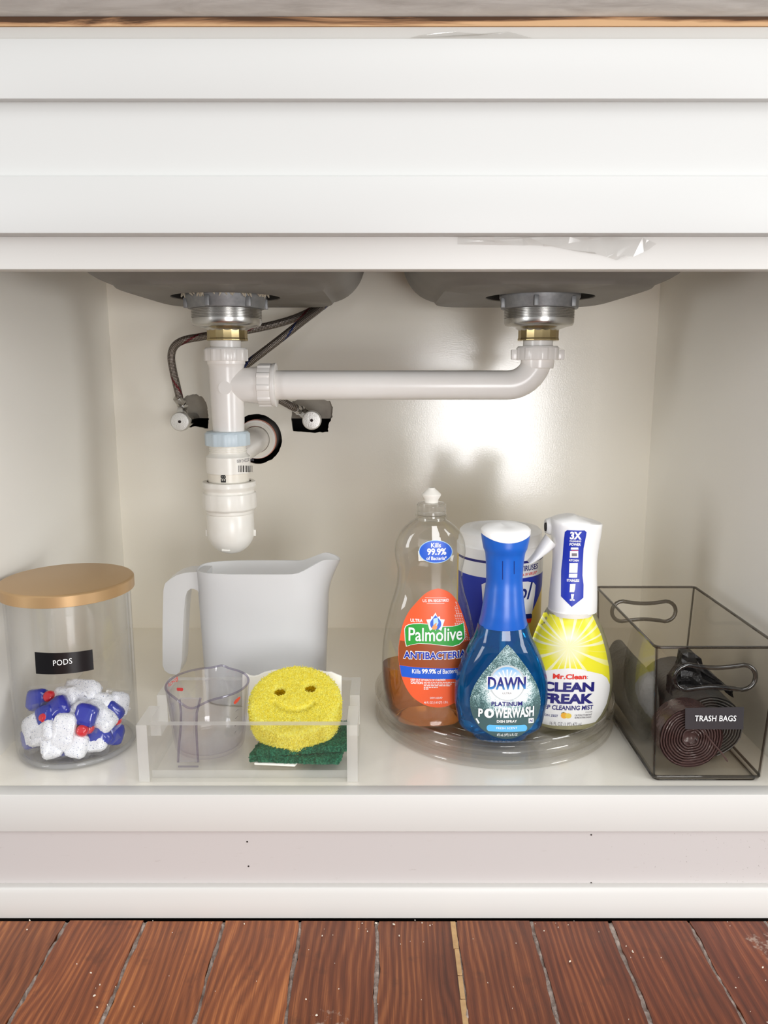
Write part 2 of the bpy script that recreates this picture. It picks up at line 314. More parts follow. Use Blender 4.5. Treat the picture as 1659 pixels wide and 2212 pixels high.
# ------------------------------------------------------------------ object helpers
ORG = {}
def thing(name, label, cat, loc, group=None, kind=None):
    o = bpy.data.objects.new(name, None); COL.objects.link(o); o.empty_display_size = 0.02
    o.location = (loc[0], loc[1], loc[2] + ZO); ORG[o.name] = np.array(loc, float)
    if kind: o['kind'] = kind
    else: o['label'] = label; o['category'] = cat
    if group: o['group'] = group
    return o
class MB:
    """collects faces; all coordinates are metres with z = 0 on the cabinet shelf"""
    def __init__(s): s.v = []; s.f = []; s.mi = []; s.uv = None
    def add(s, vs, fs, mi=0):
        b = len(s.v); s.v += [tuple(map(float, p)) for p in vs]; s.f += [tuple(i + b for i in f) for f in fs]; s.mi += [mi] * len(fs); return s
    def box(s, x0, x1, y0, y1, z0, z1, mi=0):
        return s.add([(x, y, z) for z in (z0, z1) for y in (y0, y1) for x in (x0, x1)], [(0, 2, 3, 1), (4, 5, 7, 6), (0, 1, 5, 4), (2, 6, 7, 3), (0, 4, 6, 2), (1, 3, 7, 5)], mi)
    def loft(s, rings, cap0=True, cap1=True, mi=0, closed=False):
        n = len(rings[0]); b = [p for r in rings for p in r]; fs = []
        m = len(rings)
        for i in range(m if closed else m - 1):
            j2 = (i + 1) % m
            for j in range(n): fs.append((i * n + j, i * n + (j + 1) % n, j2 * n + (j + 1) % n, j2 * n + j))
        if not closed:
            if cap0: fs.append(tuple(range(n - 1, -1, -1)))
            if cap1: fs.append(tuple((m - 1) * n + j for j in range(n)))
        return s.add(b, fs, mi)
    def lathe(s, cx, cy, prof, n=48, cap0=True, cap1=True, mi=0, axis='z'):
        rings = []
        for r, h in prof:
            ring = []
            for j in range(n):
                a = 2 * math.pi * j / n; c, q = r * math.cos(a), r * math.sin(a)
                ring.append((cx + c, cy + q, h) if axis == 'z' else ((cx + c, h, cy + q) if axis == 'y' else (h, cx + c, cy + q)))
            if axis == 'y': ring.reverse()
            rings.append(ring)
        return s.loft(rings, cap0, cap1, mi)
    def tube(s, pts, r, n=14, cap=True, mi=0, close=False):
        pts = [Vector(p) for p in pts]; rings = []; m = len(pts); up = None
        rr = r if isinstance(r, (list, tuple)) else [r] * m
        for i, p in enumerate(pts):
            a = pts[(i - 1) % m] if (close or i > 0) else p; c = pts[(i + 1) % m] if (close or i < m - 1) else p
            t = (c - a).normalized()
            if up is None: up = t.orthogonal().normalized()
            up = (up - t * up.dot(t)).normalized(); q = t.cross(up)
            rings.append([tuple(p + (up * math.cos(2 * math.pi * j / n) + q * math.sin(2 * math.pi * j / n)) * rr[i]) for j in range(n)])
        return s.loft(rings, cap, cap, mi, closed=close)
    def build(s, name, mats, parent=None, smooth=True, bevel=0.0, seg=2, org=None, angle=40, label=None, tube_uv=None):
        mats = mats if isinstance(mats, (list, tuple)) else [mats]
        v = np.array(s.v)
        if parent is not None: o0 = ORG[parent.name]
        elif org is not None: o0 = np.array(org, float)
        else: o0 = np.array([(v[:, 0].min() + v[:, 0].max()) / 2, (v[:, 1].min() + v[:, 1].max()) / 2, v[:, 2].min()])
        me = bpy.data.meshes.new(name); me.from_pydata((v - o0).tolist(), [], s.f)
        bm = bmesh.new(); bm.from_mesh(me)
        for f, k in zip(bm.faces, s.mi): f.material_index = k
        bmesh.ops.remove_doubles(bm, verts=bm.verts, dist=1e-6)
        bmesh.ops.recalc_face_normals(bm, faces=bm.faces)
        if bevel > 0:
            es = [e for e in bm.edges if len(e.link_faces) == 2 and e.calc_face_angle(0) > R_(30)]
            bmesh.ops.bevel(bm, geom=es, offset=bevel, segments=seg, profile=0.5, affect='EDGES', clamp_overlap=True)
        if smooth:
            for f in bm.faces: f.smooth = True
            for e in bm.edges:
                if len(e.link_faces) == 2 and e.calc_face_angle(0) > R_(angle): e.smooth = False
        bm.to_mesh(me); bm.free()
        if tube_uv:                                    # u around, v along, in units of the circumference
            n, ln, circ = tube_uv
            uvl = me.uv_layers.new(name='UVMap')
            # nearest path sample gives v
            pts = np.array(ln); seg_ = np.r_[0, np.cumsum(np.linalg.norm(np.diff(pts, axis=0), axis=1))] / circ
            co = np.array([q.co[:] for q in me.vertices]) + o0
            vi = np.array([l.vertex_index for l in me.loops])
            d = ((co[:, None, :] - pts[None]) ** 2).sum(-1); k = d.argmin(1)
            ang = np.zeros(len(co))
            for i_ in range(len(co)): ang[i_] = (i_ % n) / n
            for li, q in enumerate(vi): uvl.data[li].uv = (ang[q], seg_[k[q]])
        for m in mats: me.materials.append(m)
        ob = bpy.data.objects.new(name, me); COL.objects.link(ob)
        if parent is not None: ob.parent = parent; ORG[ob.name] = o0
        else: ob.location = (o0[0], o0[1], o0[2] + ZO); ORG[ob.name] = o0
        if label: ob['label'] = label
        return ob
def tag(o, label, cat, group=None):
    o['label'] = label; o['category'] = cat
    if group: o['group'] = group
    return o
def struct(o): o['kind'] = 'structure'; return o

def spline(pts, m=8):
    pts = [np.array(p, float) for p in pts]; out = []
    for i in range(len(pts) - 1):
        p0 = pts[max(i - 1, 0)]; p1 = pts[i]; p2 = pts[i + 1]; p3 = pts[min(i + 2, len(pts) - 1)]
        for k in range(m):
            t = k / m
            out.append(0.5 * ((2 * p1) + (-p0 + p2) * t + (2 * p0 - 5 * p1 + 4 * p2 - p3) * t * t + (-p0 + 3 * p1 - 3 * p2 + p3) * t ** 3))
    out.append(pts[-1]); return [tuple(p) for p in out]
def pchip(x, y):
    x = np.array(x, float); y = np.array(y, float); o = np.argsort(x); x, y = x[o], y[o]
    h = np.diff(x); d = np.diff(y) / h; m = np.zeros(len(x)); m[0], m[-1] = d[0], d[-1]
    for i in range(1, len(x) - 1):
        if d[i - 1] * d[i] > 0:
            w1, w2 = 2 * h[i] + h[i - 1], h[i] + 2 * h[i - 1]; m[i] = (w1 + w2) / (w1 / d[i - 1] + w2 / d[i])
    def f(q):
        q = np.clip(q, x[0], x[-1]); i = int(np.clip(np.searchsorted(x, q) - 1, 0, len(x) - 2)); t = (q - x[i]) / h[i]
        return float((1 + 2 * t) * (1 - t) ** 2 * y[i] + t * (1 - t) ** 2 * h[i] * m[i] + t * t * (3 - 2 * t) * y[i + 1] + t * t * (t - 1) * h[i] * m[i + 1])
    return f
class Surf:
    """a lofted body with superellipse sections: gives its outline rings and the y of its front at (x, z)"""
    def __init__(s, xc, yc, zs, a, b, n=2.0):
        s.xc, s.yc, s.n = xc, yc, n; s.z0, s.z1 = min(zs), max(zs); s.fa = pchip(zs, a); s.fb = pchip(zs, b)
    def a(s, z): return s.fa(z)
    def b(s, z): return s.fb(z)
    def front(s, x, z, back=False):
        u = min(abs((x - s.xc) / max(s.a(z), 1e-5)), 0.992)
        d = s.b(z) * (1 - u ** s.n) ** (1 / s.n); return s.yc + d if back else s.yc - d
    def ring(s, z, inset=0.0, m=64):
        a, b = s.a(z) - inset, s.b(z) - inset; out = []
        for j in range(m):
            t = 2 * math.pi * j / m; c, q = math.cos(t), math.sin(t)
            out.append((s.xc + a * math.copysign(abs(c) ** (2 / s.n), c), s.yc + b * math.copysign(abs(q) ** (2 / s.n), q), z))
        return out
    def rings(s, z0, z1, k, inset=0.0, m=64): return [s.ring(z0 + (z1 - z0) * i / (k - 1), inset, m) for i in range(k)]
    def at(s, px, py):
        Y = s.yc - s.b((s.z0 + s.z1) / 2)
        for _ in range(6):
            q = P(px, py, Y); Y = s.front(q[0], q[2])
        return float(q[0]), float(q[2])
class Flat:
    def __init__(s, y): s.y = y
    def front(s, x, z): return s.y
    def at(s, px, py): q = P(px, py, s.y); return float(q[0]), float(q[2])
def rows(tab, Y):
    """(y, x_left, x_right) rows of a silhouette at depth Y -> axis x, heights, half widths"""
    zs, aa, cc = [], [], []
    for y, l, r in tab:
        A, B = P(l, y, Y), P(r, y, Y); zs.append(A[2]); aa.append((B[0] - A[0]) / 2); cc.append((A[0] + B[0]) / 2)
    return float(np.mean(cc)), zs, aa
def conform(bm, S, off, step=0.0025):
    """bmesh lying in the xz plane -> bent onto the front of S"""
    bmesh.ops.triangulate(bm, faces=bm.faces)
    if not isinstance(S, Flat):
        for ax in (0, 2):
            c = [v.co[ax] for v in bm.verts]
            if not c: continue
            lo, hi = min(c), max(c); k = int((hi - lo) / step)
            for i in range(1, k + 1):
                co = [0, 0, 0]; no = [0, 0, 0]; co[ax] = lo + (hi - lo) * i / (k + 1); no[ax] = 1
                bmesh.ops.bisect_plane(bm, geom=bm.verts[:] + bm.edges[:] + bm.faces[:], plane_co=co, plane_no=no, dist=1e-7)
    for v in bm.verts: v.co.y = S.front(v.co.x, v.co.z) - off
def bm_obj(bm, name, mat, parent, flip=True):
    o0 = ORG[parent.name]
    for v in bm.verts: v.co -= Vector(o0)
    bm.normal_update()
    for f in bm.faces:
        if f.normal.y > 0: f.normal_flip()
        f.smooth = True
    me = bpy.data.meshes.new(name); bm.to_mesh(me); bm.free(); me.materials.append(mat)
    ob = bpy.data.objects.new(name, me); COL.objects.link(ob); ob.parent = parent; ORG[ob.name] = o0; return ob
def decal(S, pts, name, mat, parent, off=0.0003, px=True, smooth=0, label=None):
    """flat print of the given outline (pixel or xz points) on surface S"""
    q = [S.at(*p) for p in pts] if px else list(pts)
    if smooth: q = [tuple(p) for p in spline(q + [q[0]], smooth)][:-1]
    bm = bmesh.new(); vs = [bm.verts.new((x, 0, z)) for x, z in q]; bm.faces.new(vs)
    conform(bm, S, off); ob = bm_obj(bm, name, mat, parent)
    if label: ob['label'] = label
    return ob
def decal_many(S, polys, name, mat, parent, off=0.0003, px=True):
    bm = bmesh.new()
    for pts in polys:
        q = [S.at(*p) for p in pts] if px else pts
        bm.faces.new([bm.verts.new((x, 0, z)) for x, z in q])
    conform(bm, S, off); return bm_obj(bm, name, mat, parent)
def ellipse(cx, cy, rx, ry, n=36, a0=0, a1=360): return [(cx + rx * math.cos(R_(a0 + (a1 - a0) * i / n)), cy - ry * math.sin(R_(a0 + (a1 - a0) * i / n))) for i in range(n)]
def rrect(x0, y0, x1, y1, r, n=5):
    out = []
    for cx, cy, a in ((x1 - r, y0 + r, 0), (x0 + r, y0 + r, 90), (x0 + r, y1 - r, 180), (x1 - r, y1 - r, 270)):
        for i in range(n + 1): t = R_(a + 90 * i / n); out.append((cx + r * math.cos(t), cy - r * math.sin(t)))
    return out
def text(S, body, box, name, mat, parent, weight=0.0, shear=0.0, off=0.0005, rot=0, mirror=False, space=1.0, slope=0.0):
    """lettering filling the pixel box (x0, y0, x1, y1) on surface S; slope lifts the right end (fraction of width)"""
    cu = bpy.data.curves.new('lettering', 'FONT'); cu.body = body; cu.size = 1.0; cu.offset = weight; cu.shear = shear
    cu.resolution_u = 3; cu.space_character = space; cu.fill_mode = 'FRONT'
    t = bpy.data.objects.new('lettering_tmp', cu); COL.objects.link(t)
    dg = bpy.context.evaluated_depsgraph_get(); dg.update()
    me = bpy.data.meshes.new_from_object(t.evaluated_get(dg)); bpy.data.objects.remove(t); bpy.data.curves.remove(cu)
    bm = bmesh.new(); bm.from_mesh(me); bpy.data.meshes.remove(me)
    if rot: bmesh.ops.rotate(bm, verts=bm.verts, cent=(0, 0, 0), matrix=Matrix.Rotation(R_(rot), 3, 'Z'))
    xs = [v.co.x for v in bm.verts]; ys = [v.co.y for v in bm.verts]; x0, x1, y0, y1 = min(xs), max(xs), min(ys), max(ys)
    bx0, by0, bx1, by1 = box; my = (by0 + by1) / 2; mx = (bx0 + bx1) / 2
    X0 = S.at(bx0, my)[0]; X1 = S.at(bx1, my)[0]; Z1 = S.at(mx, by0)[1]; Z0 = S.at(mx, by1)[1]
    zl = S.at(bx0, my)[1] - S.at(mx, my)[1]; zr = S.at(bx1, my)[1] - S.at(mx, my)[1]
    for v in bm.verts:
        u = (v.co.x - x0) / (x1 - x0); w = (v.co.y - y0) / (y1 - y0)
        if mirror: u = 1 - u
        # follow the pixel box's edge heights (a straight line in the photo bows on a curved face)
        bow = 0.0
        v.co = Vector((X0 + (X1 - X0) * u, 0, Z0 + (Z1 - Z0) * w + slope * (u - 0.5) * (X1 - X0) + bow))
    conform(bm, S, off, 0.003); return bm_obj(bm, name, mat, parent)
def fuzz(name, roots, normals, ln, rad, mat, parent, bend=0.6):
    """short curled fibres standing on a surface, joined: nobody could count them"""
    mb = MB()
    for p, n in zip(roots, normals):
        p = Vector(p); d = (Vector(n) + Vector(rng.normal(0, bend, 3))).normalized(); e = (d + Vector(rng.normal(0, bend, 3))).normalized()
        L = ln * random.uniform(0.5, 1.3); q = p + d * L * 0.55; r = q + e * L * 0.6
        s = d.orthogonal().normalized() * rad; t = d.cross(s).normalized() * rad
        b = len(mb.v)
        mb.add([p + s, p - s * 0.5 + t, p - s * 0.5 - t, q + s * 0.8, q - s * 0.4 + t * 0.8, q - s * 0.4 - t * 0.8, r], [(0, 1, 4, 3), (1, 2, 5, 4), (2, 0, 3, 5), (3, 4, 6), (4, 5, 6), (5, 3, 6)])
    o = mb.build(name, mat, parent, smooth=False); o['kind'] = 'stuff'; return o

# ================================================================== LARGE STRUCTURE
# floor: boards run away from the cabinet
floor = MB().box(-1.6, 1.6, -3.4, 0.66, -0.20, -0.172).build('floor', M['subfloor'], smooth=False); struct(floor)
gaps_px = [(-10, 1980), (152, 1978), (318, 1978), (487, 1978), (651, 1978), (815, 1978), (981, 1978), (1145, 1978), (1312, 1978), (1480, 1978), (1645, 1978)]
gx = [float(PZ(x, y, -0.14)[0]) for x, y in gaps_px]
gx = [gx[0] - 0.086] + gx + [gx[-1] + 0.084, gx[-1] + 0.168]
tone = [(0.82, 0.72, 0.62), (1.16, 1.02, 0.80), (1.2, 0.98, 0.76), (1.3, 1.12, 0.84), (1.28, 1.1, 0.84), (0.86, 0.70, 0.58), (0.80, 0.66, 0.56), (0.78, 0.62, 0.52), (0.74, 0.54, 0.46), (0.76, 0.54, 0.46), (0.72, 0.48, 0.42), (0.84, 0.66, 0.54), (0.8, 0.6, 0.5)]
def edge_line(x, side, seed):
    r = np.random.default_rng(seed); ys = np.concatenate([np.linspace(-0.012, -0.30, 70), np.linspace(-0.34, -3.3, 40)])
    j = r.normal(0, 0.0006, len(ys)); j = np.convolve(j, [0.25, 0.5, 0.25], 'same') + 0.0008 * np.sin(ys * 60 + seed)
    return [(x + side * 0.0021 + jj, yy) for jj, yy in zip(j, ys)]
for i in range(len(gx) - 1):
    L = edge_line(gx[i], 1, i); Rr = edge_line(gx[i + 1], -1, i + 50); mb = MB(); vs = []; fs = []
    dz = random.uniform(-0.0008, 0.0008)
    for (a, y), (b, _) in zip(L, Rr): vs += [(a, y, -0.14 + dz), (b, y, -0.14 + dz), (a, y, -0.162), (b, y, -0.162)]
    n = len(L)
    for k in range(n - 1):
        q, w = 4 * k, 4 * k + 4
        fs += [(q, q + 1, w + 1, w), (q, w, w + 2, q + 2), (q + 1, q + 3, w + 3, w + 1), (q + 2, w + 2, w + 3, q + 3)]
    fs += [(0, 2, 3, 1), (4 * n - 4, 4 * n - 3, 4 * n - 1, 4 * n - 2)]
    ob = mb.add(vs, fs).build('plank', M['plank'], None, smooth=False, org=((gx[i] + gx[i + 1]) / 2, 0.0, -0.14))
    loc = ob.location.copy(); ob.parent = floor; ob.location = loc - floor.location; ob.color = (*tone[i], 1)
for i, x in enumerate(gx[1:-1]):
    r = np.random.default_rng(300 + i); ys = np.linspace(-0.012, -0.36, 60); mb = MB(); vs = []; fs = []
    for k, y in enumerate(ys):
        w = 0.0026; h = -0.1412 - abs(r.normal(0, 0.0009)); c = x + r.normal(0, 0.0003)
        vs += [(c - w, y, h), (c, y, h + r.normal(0.0004, 0.0008)), (c + w, y, h)]
        if k: q = 3 * k; fs += [(q - 3, q - 2, q + 1, q), (q - 2, q - 1, q + 2, q + 1)]
    ob = mb.add(vs, fs).build('gap_filler', M['filler'], floor, smooth=False)
# the pale broken wood sliver that fills one gap
sx = gx[7]; mb = MB(); y = -0.013
while y > -0.24:
    l = random.uniform(0.018, 0.045)
    mb.box(sx - 0.0045 + random.uniform(-.0005, .0005), sx + 0.0005, y - l + 0.0012, y, -0.150, -0.1394 + random.uniform(-.0006, .0004)); y -= l
s_ = mb.build('wood_sliver', M['sliver'], floor, smooth=False, bevel=0.0003, seg=1); s_['label'] = 'pale bare wood sliver wedged in the floor gap'
# house wall behind the cabinet, with the rough opening for the pipes
def poly_holes(outer, holes, y0, y1):
    """plate in the xz plane between y0 and y1 with holes"""
    bm = bmesh.new(); es = []
    for lp in [outer] + holes:
        vs = [bm.verts.new((x, y0, z)) for x, z in lp]
        for i in range(len(vs)): es.append(bm.edges.new((vs[i], vs[(i + 1) % len(vs)])))
    r = bmesh.ops.triangle_fill(bm, edges=es, use_beauty=True, use_dissolve=False)
    ex = bmesh.ops.extrude_face_region(bm, geom=bm.faces[:])
    for v in [g for g in ex['geom'] if isinstance(g, bmesh.types.BMVert)]: v.co.y = y1
    bmesh.ops.recalc_face_normals(bm, faces=bm.faces); return bm
def plate(name, outer, holes, y0, y1, mat, parent=None):
    bm = poly_holes(outer, holes, y0, y1); mb = MB(); bm.verts.index_update()
    mb.add([v.co[:] for v in bm.verts], [[v.index for v in f.verts] for f in bm.faces]); bm.free()
    return mb.build(name, mat, parent, smooth=False)
YB = 0.537                                                    # face of the cabinet's back panel
cav = [(-0.42, 0.262), (-0.05, 0.262), (-0.05, 0.3615)] + [(-0.205 + 0.052 * math.cos(R_(a)), 0.334 + 0.056 * math.sin(R_(a))) for a in range(30, 160, 10)] + [(-0.42, 0.3635)]
struct(plate('wall_back', [(-1.2, -0.16), (1.2, -0.16), (1.2, 0.80), (-1.2, 0.80)], [cav], YB + 0.010, YB + 0.05, M['plaster']))
struct(MB().box(-1.2, 1.2, YB + 0.10, YB + 0.12, -0.16, 0.8).build('dark_backing_1', M['dark'], smooth=False))  # dark sheet added behind the pipe opening, standing in for the cavity's shade

# ------------------------------------------------------------------ the sink cabinet
XL, XR = -0.446, 0.444
cabinet = thing('sink_cabinet', 'white painted sink base cabinet standing open under the grey counter', 'cabinet', (0, 0.27, -0.14))
MB().box(XL - 0.018, XL, 0.0, YB + 0.008, -0.13, 0.7385).build('side_panel', M['paint_side'], cabinet, smooth=False)
MB().box(XR, XR + 0.018, 0.0, YB + 0.008, -0.13, 0.7385).build('side_panel', M['paint_side'], cabinet, smooth=False)
def ragged(cx, cz, pts, amp, seed):
    r = np.random.default_rng(seed); out = []
    for i in range(len(pts)):
        a, b = np.array(pts[i]), np.array(pts[(i + 1) % len(pts)])
        for k in range(5): out.append(tuple(a + (b - a) * k / 5 + r.normal(0, amp, 2)))
    return out
def pxz(l): return [tuple(P(x, y, YB)[[0, 2]]) for x, y in l]
hole1 = ragged(0, 0, pxz([(386, 908), (392, 866), (402, 855), (420, 851), (438, 857), (446, 872), (449, 888), (451, 905), (449, 926), (420, 921), (400, 924)]), 0.0005, 1)
hole2 = ragged(0, 0, pxz([(631, 866), (660, 860), (690, 861), (712, 866), (719, 880), (718, 900), (710, 915), (708, 933), (680, 935), (632, 931), (630, 905)]), 0.0005, 2)
hole3 = [(-0.2115 + (0.0415 + rng.normal(0, 0.0004)) * math.cos(R_(a)), 0.3285 + (0.0415 + rng.normal(0, 0.0004)) * math.sin(R_(a))) for a in range(0, 360, 6)]
plate('back_panel', [(XL, -0.02), (XR, -0.02), (XR, 0.7385), (XL, 0.7385)], [hole1, hole2, hole3], YB, YB + 0.007, M['paint_lightened'], cabinet)
MB().box(XL, XR, 0.019, YB, -0.018, 0.0).build('shelf', M['paint_lightened'], cabinet, smooth=False)
MB().box(-0.62, 0.62, 0.0, 0.019, -0.0429, 0.0002).build('bottom_rail', M['paint'], cabinet, bevel=0.0009)
MB().box(-0.62, 0.62, 0.0, 0.018, 0.5328, 0.7385).build('top_rail', M['paint'], cabinet, bevel=0.0008)
for s in (-1, 1): MB().box(*sorted((s * 0.4455, s * 0.62)), 0.0, 0.019, 0.0, 0.534).build('stile', M['paint'], cabinet, bevel=0.0008)
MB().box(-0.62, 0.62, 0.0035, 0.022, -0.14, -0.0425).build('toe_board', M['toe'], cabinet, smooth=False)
mb = MB(); pr = [(0.004, -0.1400), (-0.0085, -0.1400), (-0.0080, -0.1240), (-0.0065, -0.1120), (-0.0050, -0.1072), (-0.0035, -0.1062), (0.004, -0.1060)]
mb.loft([[(x, y, z) for y, z in pr] for x in (-0.62, 0.62)]).build('base_moulding', M['paint'], cabinet, bevel=0.0006, angle=25)
for x, y in ((534, 1818), (537, 1871), (1277, 1803), (1277, 1907)):
    q = P(x, y, 0.0035); MB().lathe(q[0], q[2], [(0.0009, 0.0030), (0.0008, 0.0042)], 10, axis='y').build('nail_hole', M['nailhole'], cabinet)
# false drawer front: two rails, two stiles outside the frame, recessed panel
DF = bpy.data.objects.new('drawer_front', None); COL.objects.link(DF); DF.parent = cabinet; DF.empty_display_size = .01; ORG[DF.name] = ORG[cabinet.name]
MB().box(-0.47, 0.47, -0.020, -0.0005, 0.6733, 0.7212).build('rail', M['paint_dimmed'], DF, bevel=0.0008)
MB().box(-0.47, 0.47, -0.020, -0.0005, 0.5614, 0.6100).build('rail', M['paint_dimmed'], DF, bevel=0.0011)
for s in (-1, 1): MB().box(*sorted((s * 0.47, s * 0.53)), -0.020, -0.0005, 0.5614, 0.7212).build('stile', M['paint_dimmed'], DF, bevel=0.0008)
MB().box(-0.47, 0.47, -0.0110, -0.0006, 0.6099, 0.6734).build('centre_panel', M['paint_dimmed'], DF, smooth=False)
# ------------------------------------------------------------------ countertop
ct = thing('countertop', 'grey mottled stone countertop over a raw plywood strip', 'countertop', (0, 0.25, 0.7385))
mb = MB(); mb.box(-1.2, 1.2, -0.044, 0.66, 0.7465, 0.7765); mb.build('stone_slab', M['stone'], ct, bevel=0.003)
mb = MB(); mb.box(-0.8, 0.8, -0.001, 0.09, 0.7387, 0.7464); mb.build('plywood_strip', M['ply'], ct, smooth=False, bevel=0.0006)
mb = MB(); q = P(100, 46, 0.0)
mb.add([(q[0] + dx, 0.0035 - 0.001 * random.random(), q[2] + dz) for dx, dz in ((-.008, .004), (.004, .0045), (.008, -.001), (.010, -.005), (-.001, -.0045), (-.006, 0))], [(0, 1, 2, 3, 4, 5)])
b_ = mb.add([(q[0] + dx, 0.001, q[2] + dz) for dx, dz in ((-.007, .0035), (.003, .004), (.007, -.001), (.009, -.0045), (-.001, -.004), (-.005, 0))], [(0, 1, 2, 3, 4, 5)])
b_.build('caulk_blob', M['putty'], ct, smooth=False)

# ------------------------------------------------------------------ double-bowl sink seen from below
sink = thing('kitchen_sink', 'undermount double bowl sink with grey coated undersides above the pipes', 'sink', (0, 0.27, 0.53))
ZB = 0.5335
def bowl(xc, hx, y0, y1, dxc):
    """rounded box: flat bottom with drain hole, sharp start of the fillet, steep walls"""
    mb = MB(); m = 96
    def outline(inset, z, rc):
        a, b = hx - inset, (y1 - y0) / 2 - inset; cx, cy = xc, (y0 + y1) / 2; out = []
        for j in range(m):
            t = 2 * math.pi * j / m; c, s = math.cos(t), math.sin(t); e = 2 / 5.5
            out.append((cx + a * math.copysign(abs(c) ** e, c), cy + b * math.copysign(abs(s) ** e, s), z))
        return out
    rings = []
    rings.append(outline(0.0, 0.7380, 0)); rings.append(outline(0.004, 0.62, 0))
    for i in range(0, 11):
        t = R_(8 * i); rings.append(outline(0.006 + 0.052 * (1 - math.cos(t)) * 0.98, ZB + 0.004 + 0.056 * (1 - math.sin(t)), 0))
    rings.append(outline(0.052, ZB, 0))
    circ = lambda r, z: [(dxc + r * math.cos(2 * math.pi * j / m), 0.28 + r * math.sin(2 * math.pi * j / m), z) for j in range(m)]
    rings += [circ(0.073, ZB - 0.0006), circ(0.0695, ZB - 0.0006), circ(0.069, ZB + 0.0005)]
    mb.loft(rings, False, False)
    MB().loft([circ(0.0692, ZB), circ(0.0680, ZB + 0.006), circ(0.064, ZB + 0.013), circ(0.04, ZB + 0.014)], False, True).build('drain_recess', M['rubber'], sink)
    return mb.build('bowl', M['steel_sink'], sink, angle=50)
bowl(-0.192, 0.172, 0.075, 0.500, -0.2035); bowl(0.192, 0.172, 0.075, 0.500, 0.2005)

# ------------------------------------------------------------------ basket strainers
def gear(cx, cy, r0, r1, z0, z1, teeth, duty=0.5, n=96):
    """ring with ribs: radius r1 on the ribs"""
    f = lambda z: [(cx + (r1 if (j * teeth / n) % 1 < duty else r0) * math.cos(2 * math.pi * j / n), cy + (r1 if (j * teeth / n) % 1 < duty else r0) * math.sin(2 * math.pi * j / n), z) for j in range(n)]
    return [f(z0), f(z1)]
def strainer(X, label, putty):
    t = thing('basket_strainer', label, 'sink drain', (X, 0.28, 0.479), 'basket strainers under the sink bowls')
    mb = MB(); mb.lathe(X, 0.28, [(0.043, 0.5385), (0.0515, 0.5380), (0.0515, 0.5325), (0.0500, 0.5295), (0.0490, 0.5185), (0.0448, 0.5180)], 72)
    for k in range(6):
        a = k * math.pi / 3 + 0.25; c, s = math.cos(a), math.sin(a)
        x, y = X + 0.0505 * c, 0.28 + 0.0505 * s; mb.box(x - .0028, x + .0028, y - .0028, y + .0028, 0.519, 0.5315)
    mb.build('lock_nut', M['zinc'], t, bevel=0.0006)
    prof = [(0.040, 0.5200)]; z = 0.5190
    while z > 0.5065: prof += [(0.0450, z), (0.0450, z - 0.0007), (0.0438, z - 0.0011), (0.0438, z - 0.0014)]; z -= 0.0019
    prof += [(0.0446, 0.5062), (0.0446, 0.5010), (0.0430, 0.4975), (0.0330, 0.4950), (0.0265, 0.4925), (0.0245, 0.4890), (0.0240, 0.4860)]
    MB().lathe(X, 0.28, prof, 96).build('threaded_body', M['steel'], t, angle=60)
    mb = MB(); mb.lathe(X, 0.28, [(0.0235, 0.4935), (0.0262, 0.4930), (0.0262, 0.4815), (0.0268, 0.4805), (0.0268, 0.4785), (0.0215, 0.4780)], 16)
    mb.build('coupling_nut', M['brass'], t, bevel=0.0006, angle=18)
    if putty:
        mb = MB()
        for k in range(34):
            a = random.uniform(R_(185), R_(355)) if k < 26 else random.uniform(0, 6.28); r = random.uniform(0.050, 0.057)
            x, y = X + r * math.cos(a), 0.28 + r * math.sin(a); l = random.uniform(0.002, 0.0055)
            mb.tube([(x, y, 0.5385), (x + random.uniform(-.002, .002), y - .001, 0.5355), (x + random.uniform(-.003, .003), y - .0015, 0.5350 - l)], [0.0022, 0.0018, 0.0006], 6)
        o = mb.build('putty_residue', M['putty'], t); o['kind'] = 'stuff'; o['label'] = 'flaking pale putty squeezed out around the rim'
    return t
strainer(-0.2035, 'steel basket strainer ringed with flaking putty above the white drain tee', True)
strainer(0.2005, 'steel basket strainer above the white elbow of the horizontal pipe', False)

# ------------------------------------------------------------------ drain tee, branch pipe, bottle trap
X1, X2, YP = -0.2062, 0.2005, 0.28
dt = thing('drain_tee', 'white plastic drain tee hanging below the putty-ringed strainer', 'drain pipe', (X1, YP, 0.345))
MB().lathe(X1, YP, [(0.0198, 0.4800), (0.0198, 0.4680)], 40).build('tailpiece', M['pvc'], dt)
def slip_nut(mb, cx, cy, z0, z1, r, ribs, axis='z'):
    for ring in (gear(cx, cy, r * 0.965, r, z0 + 0.0005, z1 - 0.002, ribs, 0.35),): mb.loft(ring)
    mb.lathe(cx, cy, [(r * 0.74, z1 - 0.0005), (r * 0.92, z1), (r * 0.965, z1 - 0.003)], 48, True, True); return mb
slip_nut(MB(), X1, YP, 0.4520, 0.4695, 0.0285, 12).build('slip_nut', M['pvc'], dt, bevel=0.0005)
mb = MB(); mb.lathe(X1, YP, [(0.0245, 0.4535), (0.0245, 0.4490), (0.0235, 0.4480), (0.0225, 0.4440), (0.0220, 0.4000), (0.0205, 0.3620), (0.0202, 0.3560)], 56)
mb.build('tee_body', M['pvc'], dt)
ZP = 0.4216
mb = MB(); mb.loft([[(x, YP + r * math.cos(2 * math.pi * j / 48), ZP + r * math.sin(2 * math.pi * j / 48)) for j in range(48)] for x, r in ((X1 + 0.004, 0.0205), (X1 + 0.024, 0.0222), (X1 + 0.034, 0.0236), (X1 + 0.040, 0.0240), (X1 + 0.047, 0.0240))])
mb.build('side_branch', M['pvc'], dt)
mb = MB(); q = P(486, 838, YP - 0.022); mb.lathe(q[0], q[2], [(0.0085, YP - 0.0226), (0.0080, YP - 0.0200)], 28, axis='y'); mb.build('moulding_mark', M['pvc'], dt)
